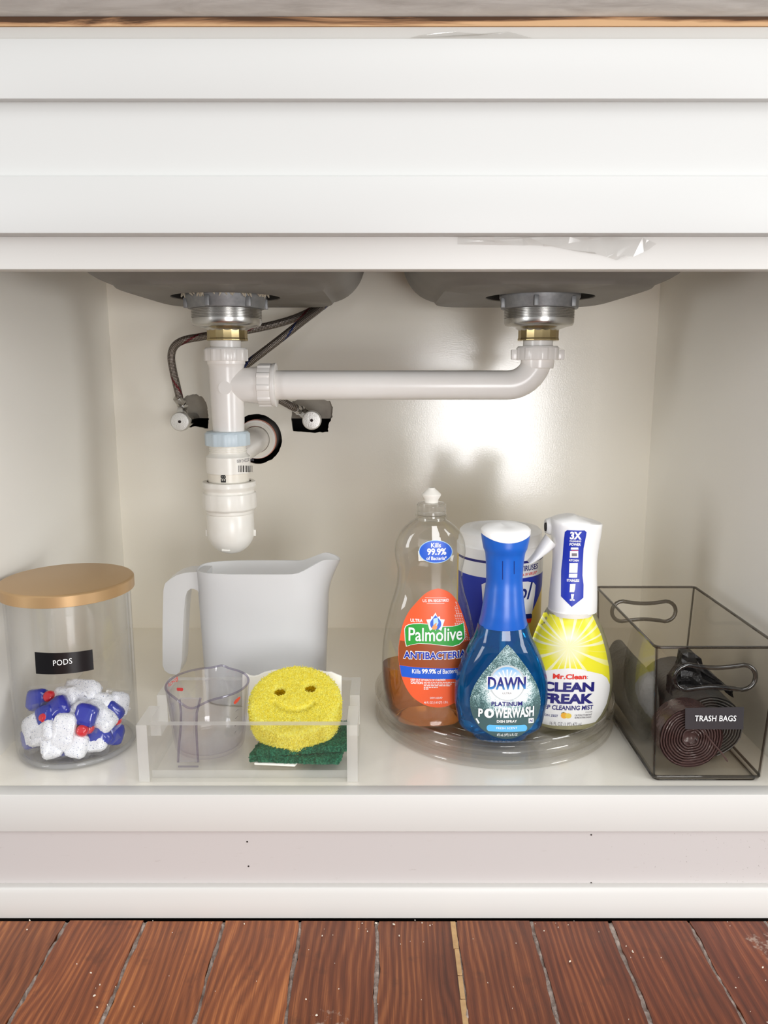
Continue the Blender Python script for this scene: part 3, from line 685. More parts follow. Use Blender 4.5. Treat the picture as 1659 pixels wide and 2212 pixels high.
def nut_x(mb, x0, x1, r, ribs, cy, cz, n=96):
    rg = []
    for x in (x0, x1):
        rg.append([(x, cy + (r if (j * ribs / n) % 1 < 0.35 else r * 0.95) * math.cos(2 * math.pi * j / n), cz + (r if (j * ribs / n) % 1 < 0.35 else r * 0.95) * math.sin(2 * math.pi * j / n)) for j in range(n)])
    return mb.loft(rg)
mb = nut_x(MB(), X1 + 0.0425, X1 + 0.0590, 0.0285, 10, YP, ZP)
mb.loft([[(x, YP + r * math.cos(2 * math.pi * j / 48), ZP + r * math.sin(2 * math.pi * j / 48)) for j in range(48)] for x, r in ((X1 + 0.059, 0.0272), (X1 + 0.0625, 0.0285), (X1 + 0.0650, 0.0285), (X1 + 0.0650, 0.0205))])
mb.build('slip_nut', M['pvc'], dt, bevel=0.0005)

bp = thing('branch_pipe', 'long white horizontal waste pipe bending up to the far strainer', 'drain pipe', (0, YP, ZP - 0.02))
path = [(X1 + 0.058, YP, ZP), (-0.05, YP, ZP), (0.05, YP, ZP), (0.1625, YP, ZP)]
for a in range(10, 91, 10): path.append((0.1625 + 0.038 * math.sin(R_(a)), YP, ZP + 0.038 * (1 - math.cos(R_(a)))))
path[-1] = (X2, YP, path[-1][2]); path.append((X2, YP, 0.4640))
MB().tube(path, 0.0190, 40).build('elbow_pipe', M['pvc'], bp)
MB().lathe(X2, YP, [(0.0215, 0.4560), (0.0215, 0.4500), (0.0208, 0.4440), (0.0195, 0.4430)], 48).build('socket', M['pvc'], bp)
mb = slip_nut(MB(), X2, YP, 0.4535, 0.4715, 0.0280, 8)
for s in (-1, 1): mb.box(*sorted((X2 + s * 0.025, X2 + s * 0.0345)), YP - 0.003, YP + 0.003, 0.4545, 0.4670)
mb.build('wing_nut', M['pvc'], bp, bevel=0.0005)
MB().lathe(X2, YP, [(0.0192, 0.4810), (0.0192, 0.4690)], 40).build('tailpiece', M['pvc'], bp)

bt = thing('bottle_trap', 'white bottle trap with a bluish nut and a barcode sleeve below the tee', 'sink trap', (X1, YP, 0.194))
XT = X1 - 0.002
mb = MB()
for ring in (gear(XT, YP, 0.0288, 0.0297, 0.3430, 0.3590, 12, 0.3),): mb.loft(ring)
mb.lathe(XT, YP, [(0.0205, 0.3618), (0.0270, 0.3612), (0.0290, 0.3585)], 48)
o = mb.build('union_nut', M['pvc_blue'], bt, bevel=0.0004); o['label'] = 'translucent pale blue nut at the top of the trap'
prof = [(0.0235, 0.3440)]; z = 0.3425
while z > 0.334: prof += [(0.0247, z), (0.0247, z - 0.001), (0.0236, z - 0.0016), (0.0236, z - 0.002)]; z -= 0.0027
prof += [(0.0240, 0.3335), (0.0262, 0.3300), (0.0290, 0.3278), (0.0290, 0.3065), (0.0268, 0.3060), (0.0268, 0.2890)]
MB().lathe(XT, YP, prof, 72).build('trap_body', M['pvc_old'], bt, angle=50)
MB().lathe(XT, YP, [(0.0266, 0.3058), (0.0271, 0.3057), (0.0271, 0.2860), (0.0266, 0.2858)], 60).build('paper_sleeve', M['pvc_cream'], bt)
n8 = lambda r, z, tw=0.0: [(XT + r * math.cos(2 * math.pi * (j + tw) / 64) * (1 + 0.035 * abs(math.cos(4 * 2 * math.pi * (j + tw) / 64))), YP + r * math.sin(2 * math.pi * (j + tw) / 64) * (1 + 0.035 * abs(math.cos(4 * 2 * math.pi * (j + tw) / 64))), z) for j in range(64)]
mb = MB(); mb.loft([n8(0.0285, 0.2945), n8(0.0340, 0.2945), n8(0.0345, 0.2880), n8(0.0318, 0.2830), n8(0.0320, 0.2800), n8(0.0346, 0.2790), n8(0.0350, 0.2590), n8(0.0325, 0.2560), n8(0.0285, 0.2560)], False, False)
for k in range(8):
    a = k * math.pi / 4 + 0.2; c, s = math.cos(a), math.sin(a); mb.box(XT + .0345 * c - .001, XT + .0345 * c + .001, YP + .0345 * s - .001, YP + .0345 * s + .001, 0.2595, 0.2785)
mb.build('collar_nut', M['pvc_old'], bt, bevel=0.0006)
prof = [(0.0318, 0.2600), (0.0318, 0.2520), (0.0305, 0.2510), (0.0315, 0.2490), (0.0316, 0.2280)]
for a in range(10, 91, 8): prof.append((0.0316 * math.cos(R_(a)) + 0.0002, 0.2260 - 0.0310 * math.sin(R_(a))))
mb = MB().lathe(XT, YP, prof, 64)
for s in (-1, 1): mb.box(*sorted((XT + s * 0.0295, XT + s * 0.0340)), YP - 0.002, YP + 0.002, 0.2190, 0.2280)
mb.box(XT - 0.0085, XT + 0.0025, YP - 0.0235, YP - 0.0165, 0.2030, 0.2060)
mb.build('trap_cup', M['pvc_old'], bt, bevel=0.0004)
MB().tube([(XT, YP + 0.010, 0.3280), (-0.2105, 0.40, 0.3285), (-0.2112, 0.63, 0.3285)], 0.0215, 36).build('outlet_pipe', M['pvc'], bt)
# sticker print on the trap
ST = Surf(XT, YP, [0.25, 0.35], [0.0291, 0.0291], [0.0291, 0.0291])
bars = []; x = 515.0
while x < 546:
    w = random.choice((1.0, 1.0, 1.6, 2.4)); bars.append([(x, 1005.5), (x + w, 1005.5), (x + w, 1020), (x, 1020)]); x += w + random.choice((0.9, 1.3, 2.0))
decal_many(ST, bars, 'barcode', M['ink_black'], bt, 0.0002)
text(ST, 'P1A2 02224 2 A050', (512, 991, 548, 998), 'sticker_lettering', M['ink_gray'], bt, rot=180)
text(Surf(XT, YP, [0.25, 0.35], [0.0272, 0.0272], [0.0272, 0.0272]), 'E8', (477, 1026, 488, 1042), 'sleeve_lettering', M['ink_black'], bt, weight=0.03, rot=90)

# drain stub in the wall
wd = thing('wall_drain', 'white waste pipe stub with a pinkish primer ring inside the round wall hole', 'drain pipe', (-0.2112, YB + 0.03, 0.30))
MB().lathe(-0.2112, 0.3285, [(0.0275, YB - 0.010), (0.0315, YB - 0.010), (0.0315, 0.64), (0.0275, 0.64), (0.0275, YB - 0.010)], 56, False, False, axis='y').build('pipe_stub', M['pvc'], wd)
MB().lathe(-0.2112, 0.3285, [(0.0318, YB - 0.004), (0.0326, YB - 0.004), (0.0326, YB + 0.004), (0.0318, YB + 0.004)], 56, axis='y').build('primer_ring', M['primer'], wd)
MB().lathe(-0.2112, 0.3285, [(0.0225, YB - 0.012), (0.0276, YB - 0.012), (0.0276, YB + 0.01), (0.0225, YB + 0.01), (0.0225, YB - 0.012)], 56, False, False, axis='y').build('inner_bush', M['cream_plastic'], wd)

# supply valves and hoses
def valve(px, py, yf, label, od):
    q = P(px, py, yf); X, Z = q[0], q[2]
    t = thing('supply_valve', label, 'valve', (X, yf + 0.04, Z - 0.015), 'angle stop valves at the wall holes')
    mb = MB(); mb.lathe(X, Z, [(0.0105, yf + 0.006), (0.0125, yf + 0.008), (0.0125, yf + 0.030), (0.0105, yf + 0.033), (0.0105, yf + 0.050), (0.0085, yf + 0.052), (0.0085, 0.62)], 32, axis='y')
    d = Vector(od).normalized(); b = Vector((X, yf + 0.018, Z)); mb.tube([b, b + d * 0.020], 0.0090, 6); mb.tube([b + d * 0.020, b + d * 0.024], 0.0065, 16)
    mb.build('valve_body', M['chrome'], t, bevel=0.0004)
    MB().lathe(X, Z, [(0.0150, yf + 0.009), (0.0150, yf + 0.002), (0.0135, yf)], 40, axis='y').build('stem_cap', M['chrome_cap'], t, bevel=0.0004)
    MB().lathe(X, Z, [(0.0026, yf - 0.0004), (0.0022, yf + 0.0006)], 6, axis='y').build('hex_socket', M['nailhole'], t)
    return b + d * 0.024, t
e1, _v = valve(388, 911, 0.452, 'chrome supply valve whose hose with red tracer rises steeply', (0.02, 0.06, 1))
e2, _v = valve(673, 908, 0.462, 'chrome supply valve partly hidden under the horizontal pipe', (-0.85, 0.0, 0.62))
def hose(name, label, pts, mat, ferr):
    sp = spline(pts, 14); t = thing(name, label, 'hose', (pts[0][0], pts[0][1], pts[0][2]), 'braided supply hoses')
    n = 16; circ = 2 * math.pi * 0.0058
    mb = MB().tube(sp, 0.0058, n); mb.build('braided_sleeve', mat, t, tube_uv=(n, sp, circ))
    a, b = Vector(sp[0]), Vector(sp[3]); d = (b - a).normalized()
    MB().tube([a - d * 0.001, a + d * 0.017], 0.0068, 20).build('ferrule', M['steel'], t, bevel=0.0005)
    MB().tube([a - d * 0.004, a + d * 0.003], 0.0088, 6).build('hose_nut', M['chrome'], t, bevel=0.0004)
pp = lambda x, y, Y: tuple(P(x, y, Y))
hose('supply_hose', 'braided steel hose with dark red tracer looping left behind the drain', [tuple(e1), pp(390, 868, 0.468), pp(383, 838, 0.462), pp(374, 800, 0.455), pp(370, 770, 0.45), pp(377, 748, 0.445), pp(397, 735, 0.44), pp(432, 728, 0.438), pp(480, 720, 0.435), pp(540, 712, 0.44), pp(600, 699, 0.455), pp(648, 683, 0.475), pp(686, 662, 0.500), pp(706, 636, 0.515), pp(715, 600, 0.518), pp(718, 560, 0.518)], M['braid_red'], 0)
hose('supply_hose', 'braided steel hose with blue tracer running straight up behind the tee', [tuple(e2), pp(634, 880, 0.462), pp(612, 868, 0.455), pp(582, 852, 0.44), pp(545, 838, 0.425), pp(512, 828, 0.415), pp(502, 815, 0.41), pp(518, 799, 0.41), pp(545, 778, 0.415), pp(595, 740, 0.43), pp(650, 697, 0.452), pp(704, 656, 0.484), pp(738, 628, 0.505), pp(755, 590, 0.512), pp(758, 550, 0.515)], M['braid_blue'], 0)
# ================================================================== OBJECTS ON THE SHELF
# ------------------------------------------------------------------ pods jar
JX, JY, JR = -0.3650, 0.1130, 0.0688
jar = thing('storage_jar', 'clear cylindrical jar with a brushed gold lid and a PODS label', 'jar', (JX, JY, 0))
prof = [(0.0, 0.0002), (JR - 0.010, 0.0002), (JR - 0.004, 0.0012), (JR - 0.001, 0.0045), (JR, 0.010), (JR, 0.1935)]
inn = [(JR - 0.0028, 0.1935), (JR - 0.0028, 0.0135), (JR - 0.0045, 0.0095), (JR - 0.010, 0.0075), (0.0, 0.0070)]
MB().lathe(JX, JY, [(max(r, 1e-5), z) for r, z in prof + inn], 96, False, False).build('jar_body', M['jar'], jar)
MB().tube([(JX + (JR - 0.006) * math.cos(2 * math.pi * j / 72), JY + (JR - 0.006) * math.sin(2 * math.pi * j / 72), 0.0045) for j in range(72)], 0.0028, 10, close=True).build('base_ring', M['jar_base'], jar)
MB().lathe(JX, JY, [(0.0725, 0.1915), (0.0735, 0.1920), (0.0735, 0.2035), (0.0722, 0.2050), (0.0700, 0.2054), (1e-5, 0.2054)], 96, False, False).build('lid', M['gold'], jar)
SJ = Surf(JX, JY, [0, 0.2], [JR, JR], [JR, JR])
lab = decal(SJ, [(75, 1408), (200, 1402.5), (203, 1446), (78, 1455)], 'label', M['ink_black'], jar, 0.0003); lab['label'] = 'black label'
text(SJ, 'PODS', (115, 1424, 156.5, 1436), 'lettering', M['ink_white'], lab, off=0.0006, space=1.05, slope=0.06)

# pods: powder pouch, blue gel, red ball, film
def pillow(mb, cx, cy, cz, hx, hy, hz, e=3.0, nu=18, nv=12, jit=0.0, seed=0):
    r = np.random.default_rng(seed); rg = []
    for i in range(1, nv):
        ph = -math.pi / 2 + math.pi * i / nv; ring = []
        for j in range(nu):
            t = 2 * math.pi * j / nu; f = lambda v, ex: math.copysign(abs(v) ** ex, v)
            ring.append((cx + hx * f(math.cos(ph), 0.6) * f(math.cos(t), 2 / e) + r.normal(0, jit), cy + hy * f(math.cos(ph), 0.6) * f(math.sin(t), 2 / e) + r.normal(0, jit), cz + hz * f(math.sin(ph), 0.9) + r.normal(0, jit)))
        rg.append(ring)
    return mb.loft(rg)
def make_pod(kind, seed):
    t = thing('detergent_pod', 'x', 'detergent pod', (0, 0, 0), 'pods heaped in the gold-lidded jar'); T = t
    if kind == 'F':
        pillow(MB(), 0.0155, 0, 0, 0.0125, 0.0112, 0.0070, 4, jit=0.0004, seed=seed).build('powder_pouch', M['powder'], T)
        pillow(MB(), -0.0150, 0, 0.0005, 0.0115, 0.0115, 0.0072, 4, jit=0.0003, seed=seed + 1).build('gel_chamber', M['gel_blue'], T)
        pillow(MB(), -0.0005, 0.002, 0.0032, 0.0062, 0.0062, 0.0062, 2.2, jit=0.0, seed=2).build('ball', M['gel_red'], T)
    else:
        pillow(MB(), 0, 0, 0, 0.0190, 0.0118, 0.0078, 4, jit=0.0005, seed=seed).build('powder_pouch', M['powder'], T)
        pillow(MB(), -0.006, 0.0005, -0.0085, 0.0115, 0.0100, 0.0045, 3.5, jit=0.0002, seed=seed).build('gel_chamber', M['gel_blue'], T)
    r = np.random.default_rng(seed + 40); hx, hy = (0.0300, 0.0150) if kind == 'F' else (0.0225, 0.0155)
    g = [[(-hx + 2 * hx * i / 8, -hy + 2 * hy * j / 5, (-0.003 if kind == 'F' else -0.004) + r.normal(0, 0.0006) + (0.002 * r.normal() if i in (0, 8) or j in (0, 5) else 0)) for i in range(9)] for j in range(6)]
    mb = MB(); mb.add([p for row in g for p in row], [(j * 9 + i, j * 9 + i + 1, j * 9 + i + 10, j * 9 + i + 9) for j in range(5) for i in range(8)]); mb.build('film', M['film'], T)
    return t
def place_pod(kind, px, py, Y, ang, nrm, label, seed):
    t = make_pod(kind, seed); q = P(px, py, Y); n = Vector(nrm).normalized()
    ex = Vector((1, 0, 0)); ex = (ex - n * ex.dot(n)).normalized(); ey = n.cross(ex)
    a = R_(ang); x = ex * math.cos(a) + ey * math.sin(a); y = n.cross(x)
    sc_ = 1.12; x = x * sc_; y = y * sc_; n = n * sc_
    t.matrix_world = Matrix((( x[0], y[0], n[0], q[0]), (x[1], y[1], n[1], q[1]), (x[2], y[2], n[2], max(q[2], 0.0155) + ZO), (0, 0, 0, 1)))
    t['label'] = label
    # keep it inside the jar: above the base, within the wall
    loc, rot, sca = t.matrix_world.decompose()
    for _ in range(3):
        cs = [t.matrix_world @ v.co for c in t.children if not c.name.startswith('film') for v in c.data.vertices]
        up = 0.0085 + ZO - min(c.z for c in cs); far = max(cs, key=lambda c: (c.x - JX) ** 2 + (c.y - JY) ** 2); d = Vector((far.x - JX, far.y - JY, 0)); ov = d.length - 0.0635
        if ov > 0: d.normalize(); loc -= d * ov
        if up > 0: loc.z += up
        t.matrix_world = Matrix.LocRotScale(loc, rot, sca)
    for c in t.children:                               # the loose film bends against the jar wall and base
        if c.name.startswith('film'):
            inv = t.matrix_world.inverted()
            for v in c.data.vertices:
                w = t.matrix_world @ v.co; d = Vector((w.x - JX, w.y - JY, 0))
                if d.length > 0.0655: d *= 0.0655 / d.length
                v.co = inv @ Vector((JX + d.x, JY + d.y, max(w.z, ZO + 0.0082)))
    return t
pods = [
 ('B', 177, 1491, 0.105, -3, (0.05, -0.55, 0.8), 'white powder pod lying flat as the topmost of the heap in the jar'),
 ('B', 209, 1519, 0.098, -8, (0.1, -0.7, 0.7), 'long white pod just below the topmost one, on the right of the heap'),
 ('F', 112, 1509, 0.094, 5, (-0.1, -0.9, 0.45), 'pod with blue block, red ball and white end, upper left of the heap'),
 ('F', 96, 1549, 0.074, 212, (-0.25, -0.8, 0.5), 'pod with a long blue chamber slanting upward on the left of the heap'),
 ('B', 88, 1583, 0.068, 18, (-0.3, -0.8, 0.4), 'white pod tilted up to the right against the left jar wall'),
 ('B', 138, 1583, 0.060, 84, (0.0, -1, 0.25), 'white pod standing on end at the front middle of the heap'),
 ('F', 176, 1580, 0.066, 255, (0.1, -0.9, 0.3), 'upright pod with a blue chamber above a red ball right of the standing white pod'),
 ('B', 228, 1550, 0.082, -36, (0.3, -0.8, 0.5), 'broad white pod sloping down to the right near the right jar wall'),
 ('F', 219, 1578, 0.068, 130, (0.3, -0.9, 0.3), 'pod showing a dark red ball beside pale blue gel on the right of the heap'),
 ('F', 266, 1553, 0.100, 80, (0.8, -0.6, 0.2), 'pod pressed on end against the right jar wall, red ball in its middle'),
 ('F', 108, 1621, 0.066, 285, (-0.2, -0.9, 0.35), 'pod with a blue block above a white end at the lower left of the heap'),
 ('F', 76, 1612, 0.072, 20, (-0.6, -0.8, 0.2), 'small-looking pod end with blue gel and red ball touching the lower left jar wall'),
 ('F', 186, 1627, 0.062, 8, (0.1, -0.85, 0.5), 'lowest front pod with blue gel, a bright red ball and a speckled white end'),
 ('F', 252, 1600, 0.083, 230, (0.5, -0.85, 0.2), 'dark blue pod end at the lower right of the heap by the jar wall'),
]
for i, (k, x, y, Y, a, n, l) in enumerate(pods): place_pod(k, x, y, Y, a, n, l, 10 * i)
for i, (x, y, Y, a) in enumerate([(120, 1556, 0.118, 30), (170, 1560, 0.122, 100), (205, 1572, 0.128, -40), (150, 1590, 0.12, 0), (190, 1600, 0.112, 60), (115, 1592, 0.118, 160)]):
    place_pod('B', x, y, Y, a, (0.1, -0.5, 0.8), 'pod buried at the back of the heap in the jar, mostly hidden by other pods', 300 + i)

# ------------------------------------------------------------------ frosted jug
jug = thing('pitcher', 'frosted translucent plastic jug with a loop handle standing behind the clear tray', 'jug', (-0.165, 0.243, 0))
YF, YBK = 0.205, 0.281; YM = (YF + YBK) / 2
def jx(px, py): return float(P(px, py, YM)[0])
def jz(px, py, Y=YF): return float(P(px, py, Y)[2])
HJ = jz(560, 1241)
xl_t, xr_t = jx(430, 1290), jx(713, 1268); xl_b, xr_b = jx(447, 1480), jx(702, 1480)
def jug_outline(z, m=72, inset=0.0):
    f = min(1, max(0, z / HJ)); 
    xr = xr_b + (xr_t - xr_b) * f; xl = xl_b + (xl_t - xl_b) * f; hw = 0.030 + 0.008 * f
    out = []
    for j in range(m):
        t = 2 * math.pi * j / m; c, s = math.cos(t), math.sin(t)
        out.append([(xl + xr) / 2 + ((xr - xl) / 2 - inset) * math.copysign(abs(c) ** 0.55, c), YM + (hw - inset) * math.copysign(abs(s) ** 0.75, s), z])
    return out
def jug_top(inset=0.0):
    o = jug_outline(HJ, inset=inset)
    for p in o:                                        # the spout lifts and runs out to the right
        u = (p[0] - jx(640, 1241)) / (jx(713, 1268) - jx(640, 1241))
        if u > 0:
            e = max(0, min(1, u)) ; e = e * e * (3 - 2 * e)
            side = (p[1] - YM) / 0.038
            p[2] += 0.0150 * min(1, e * 1.25) - 0.0050 * max(0, u - 0.75) / 0.25 * (1 - min(1, abs(side))); p[0] += 0.0145 * e * (1 - abs(side) ** 1.2 * 0.6); p[1] = YM + (p[1] - YM) * (1 - 0.30 * e)
    return o
def jug_spout(z, f):
    o = jug_outline(z); tp = jug_top()
    return [[a[0] + (b[0] - a[0]) * f, a[1] + (b[1] - a[1]) * f, a[2] + (b[2] - a[2]) * f] for a, b in zip(o, tp)]
rg = [jug_outline(0.0005, inset=0.004), jug_outline(0.004)] + [jug_outline(HJ * i / 8) for i in range(1, 7)]
base = jug_outline(HJ * 0.80); tp = jug_top()
for i in range(0, 9):
    f = i / 8; g = f ** 1.6
    rg.append([[b[0] + (t[0] - b[0]) * (f if t[2] <= HJ + 1e-6 else g), b[1] + (t[1] - b[1]) * g, b[2] + (t[2] - b[2]) * f] for b, t in zip(base, tp)])
inner = [[[p[0] + (((xl_t + xr_t) / 2) - p[0]) * 0.022, YM + (p[1] - YM) * 0.95, p[2] - (0.0 if k == 0 else 0)] for p in r] for k, r in enumerate(reversed(rg))]
inner[-1] = [[p[0], p[1], p[2] + 0.003] for p in inner[-1]]
MB().loft(rg + inner, True, True).build('jug_body', M['frost'], jug, angle=60)
# handle: a flat-sided loop that joins the rim
hp = [(446, 1237), (425, 1236), (400, 1237.5), (381, 1243), (366, 1252), (356, 1261), (352.5, 1275), (351, 1330), (350.5, 1400), (351, 1438), (355, 1449), (365, 1456), (380, 1458), (388, 1452), (392, 1430), (394, 1380), (397, 1320), (400, 1290), (404, 1278), (411, 1272.5), (419, 1272.5), (426, 1276), (431, 1284), (436, 1300), (446, 1300)]
hx = [tuple(P(x, y, YF + 0.020)[[0, 2]]) for x, y in hp]
mb = MB(); bm = bmesh.new(); vs = [bm.verts.new((x, YM - 0.017, z)) for x, z in hx]; f = bm.faces.new(vs)
ex = bmesh.ops.extrude_face_region(bm, geom=[f])
for v in [g for g in ex['geom'] if isinstance(g, bmesh.types.BMVert)]: v.co.y = YM + 0.017
bmesh.ops.triangulate(bm, faces=[q for q in bm.faces if len(q.verts) > 4]); bm.verts.index_update()
mb.add([v.co[:] for v in bm.verts], [[v.index for v in q.verts] for q in bm.faces]); bm.free()
mb.build('handle', M['frost'], jug, angle=45)

# ------------------------------------------------------------------ clear tray
tx0, tx1, ty0, ty1, HT, TH = -0.2660, -0.0285, 0.0252, 0.1560, 0.0665, 0.0115
tray = thing('acrylic_tray', 'clear thick acrylic tray with notched sides holding a measuring cup and sponges', 'tray', ((tx0 + tx1) / 2, (ty0 + ty1) / 2, 0))
def slab(name, x0, x1, y0, y1, z0, z1, edges):
    """panel whose cut edges (named faces) read whiter than its faces"""
    mb = MB(); mb.box(x0, x1, y0, y1, z0, z1)
    names = ['-z', '+z', '-y', '+y', '-x', '+x']; mb.mi = [1 if n in edges else 0 for n in names]
    return mb.build(name, [M['tray'], M['tray_edge']], tray, smooth=False)
slab('front_panel', tx0 + TH, tx1 - TH, ty0, ty0 + 0.009, 0.0005, HT, ('+z',))
slab('back_panel', tx0 + TH, tx1 - TH, ty1 - 0.009, ty1, 0.0005, HT, ('+z',))
slab('base_panel', tx0 + TH, tx1 - TH, ty0 + 0.009, ty1 - 0.009, 0.0005, 0.0095, ('-y',))
def notched(x0, x1):
    ya, yb, zn = 0.0738, 0.1030, 0.030
    o = [(ty0, 0.0005), (ty1, 0.0005), (ty1, HT), (yb, HT), (yb, zn), (ya, zn), (ya, HT), (ty0, HT)]; n = len(o)
    mb = MB(); mb.add([(x0, y, z) for y, z in o] + [(x1, y, z) for y, z in o], [tuple(range(n)), tuple(range(2 * n - 1, n - 1, -1))] + [(i, (i + 1) % n, n + (i + 1) % n, n + i) for i in range(n)])
    mb.mi = [0, 0] + [0, 0, 1, 1, 1, 1, 1, 1]; mb.build('side_panel', [M['tray'], M['tray_edge']], tray, smooth=False)
notched(tx0, tx0 + TH); notched(tx1 - TH, tx1)

# ------------------------------------------------------------------ measuring cup in the tray
CX, CY, CR = -0.2030, 0.0905, 0.0475
cup = thing('measuring_cup', 'small clear plastic measuring cup with a flat strap handle in the tray', 'measuring cup', (CX, CY, 0.0097))
ZR = 0.0865
def cupring(r, z, dip, m=96):
    out = []
    for j in range(m):
        t = 2 * math.pi * j / m - math.pi; f = math.atan2(math.sin(t), math.cos(t))
        d = math.exp(-((f + R_(101)) / 0.34) ** 2) * dip; sp = math.exp(-((f - R_(82)) / 0.16) ** 2) * dip * 0.6
        out.append((CX + (r - d * 0.1) * math.cos(t), CY + (r + (sp * 0.5)) * math.sin(t), z - d + sp * 0.3))
    return out
rr = lambda z: 0.0372 + (CR - 0.0372) * (z / ZR) ** 0.8
out_ = [cupring(0.030, 0.0099, 0), cupring(0.0355, 0.0105, 0)] + [cupring(rr(z), z, 0 if z < 0.06 else 0.010 * (z - 0.06) / 0.026) for z in (0.014, 0.03, 0.045, 0.06, 0.07, 0.08, ZR)]
inn_ = [cupring(rr(z) - 0.002, z, 0 if z < 0.06 else 0.010 * (z - 0.06) / 0.026) for z in (ZR, 0.08, 0.07, 0.06, 0.045, 0.03, 0.0165)] + [cupring(0.030, 0.0135, 0)]
MB().loft(out_ + inn_).build('cup_body', M['cup'], cup, angle=70)
MB().tube(cupring(CR - 0.001, ZR + 0.0004, 0.010), 0.0013, 8, close=True).build('rim', M['cup_edge'], cup)
# angled measuring ramp inside, as an elliptical ledge
mb = MB(); rp = []
for j in range(49):
    t = math.pi * j / 48; rp.append((CX + 0.041 * math.cos(t), CY + 0.036 * math.sin(t) * 0.9 + 0.004, 0.078 - 0.050 * (1 - math.sin(t))))
rp2 = [(x * 0.95 + CX * 0.05, CY + (y - CY) * 0.90, z - 0.001) for x, y, z in rp]
mb.add(rp + rp2, [(i, i + 1, 50 + i, 49 + i) for i in range(48)]); mb.build('measuring_ramp', M['cup'], cup)
hxl = [(388, 1512), (391, 1540), (390, 1575), (386, 1615), (384.5, 1646)]; hxr = [(433, 1508), (425, 1540), (424, 1575), (426, 1615), (428, 1646)]
yh = [0.0440, 0.0430, 0.0420, 0.0405, 0.0400]
mb = MB(); rg = []
for (lx, ly), (rx, ry), Y in zip(hxl, hxr, yh):
    A, B = P(lx, ly, Y), P(rx, ry, Y); z = max(0.0102, (A[2] + B[2]) / 2)
    rg.append([(A[0], Y + 0.0035, z), (A[0], Y, z), (A[0] + 0.0018, Y - 0.0022, z), (A[0] + 0.0035, Y, z), (B[0] - 0.0035, Y, z), (B[0] - 0.0018, Y - 0.0022, z), (B[0], Y, z), (B[0], Y + 0.0035, z)])
mb.loft(rg).build('handle', M['cup_handle'], cup, angle=50)
for A, B in ((hxl, 0), (hxr, 1)):
    MB().tube([tuple(P(x, y, Y - 0.001)) for (x, y), Y in zip(A, yh)], 0.0013, 8).build('handle_edge', M['cup_edge'], cup)
a, b = P(384.5, 1647, 0.0395), P(428, 1647, 0.0395); MB().tube([(a[0], a[1], 0.0108), (b[0], b[1], 0.0108)], 0.0010, 8).build('handle_edge', M['cup_edge'], cup)
class BackS(Surf):
    def front(s, x, z, back=True): return Surf.front(s, x, z, True)
    def at(s, px, py):
        Y = s.yc + 0.02
        for _ in range(8):
            q = P(px, py, Y); Y = s.front(q[0], q[2])
        return float(q[0]), float(q[2])
SCB = BackS(CX, CY, [0.0, 0.1], [0.0385, 0.0462], [0.0385, 0.0462])
o = text(SCB, 'good', (364, 1471, 385, 1484), 'measure_lettering', M['ink_red'], cup, mirror=True, off=0.0004, slope=0.35); o['label'] = 'red lettering on the cup wall, read from behind'
decal(SCB, rrect(381, 1485.5, 396, 1492.5, 3), 'red_badge', M['ink_pinkred'], cup, 0.0004)
SCF = Surf(CX, CY, [0.0, 0.1], [0.038, 0.0482], [0.038, 0.0482])
decal(SCF, [(505.2, 1519.5), (504.8, 1517), (509, 1511), (517, 1504.5), (519.2, 1504.2), (519.3, 1508), (515, 1514.5), (508, 1521)], 'red_badge', M['ink_pinkred'], cup, 0.0005)
for k, y in enumerate((1530, 1546, 1562, 1578)):
    decal(SCF, [(509 - k, y + 6), (516 - k * 2, y), (516.6 - k * 2, y + 0.9), (509.6 - k, y + 6.9)], 'measure_mark', M['ink_gray'], cup, 0.0005)

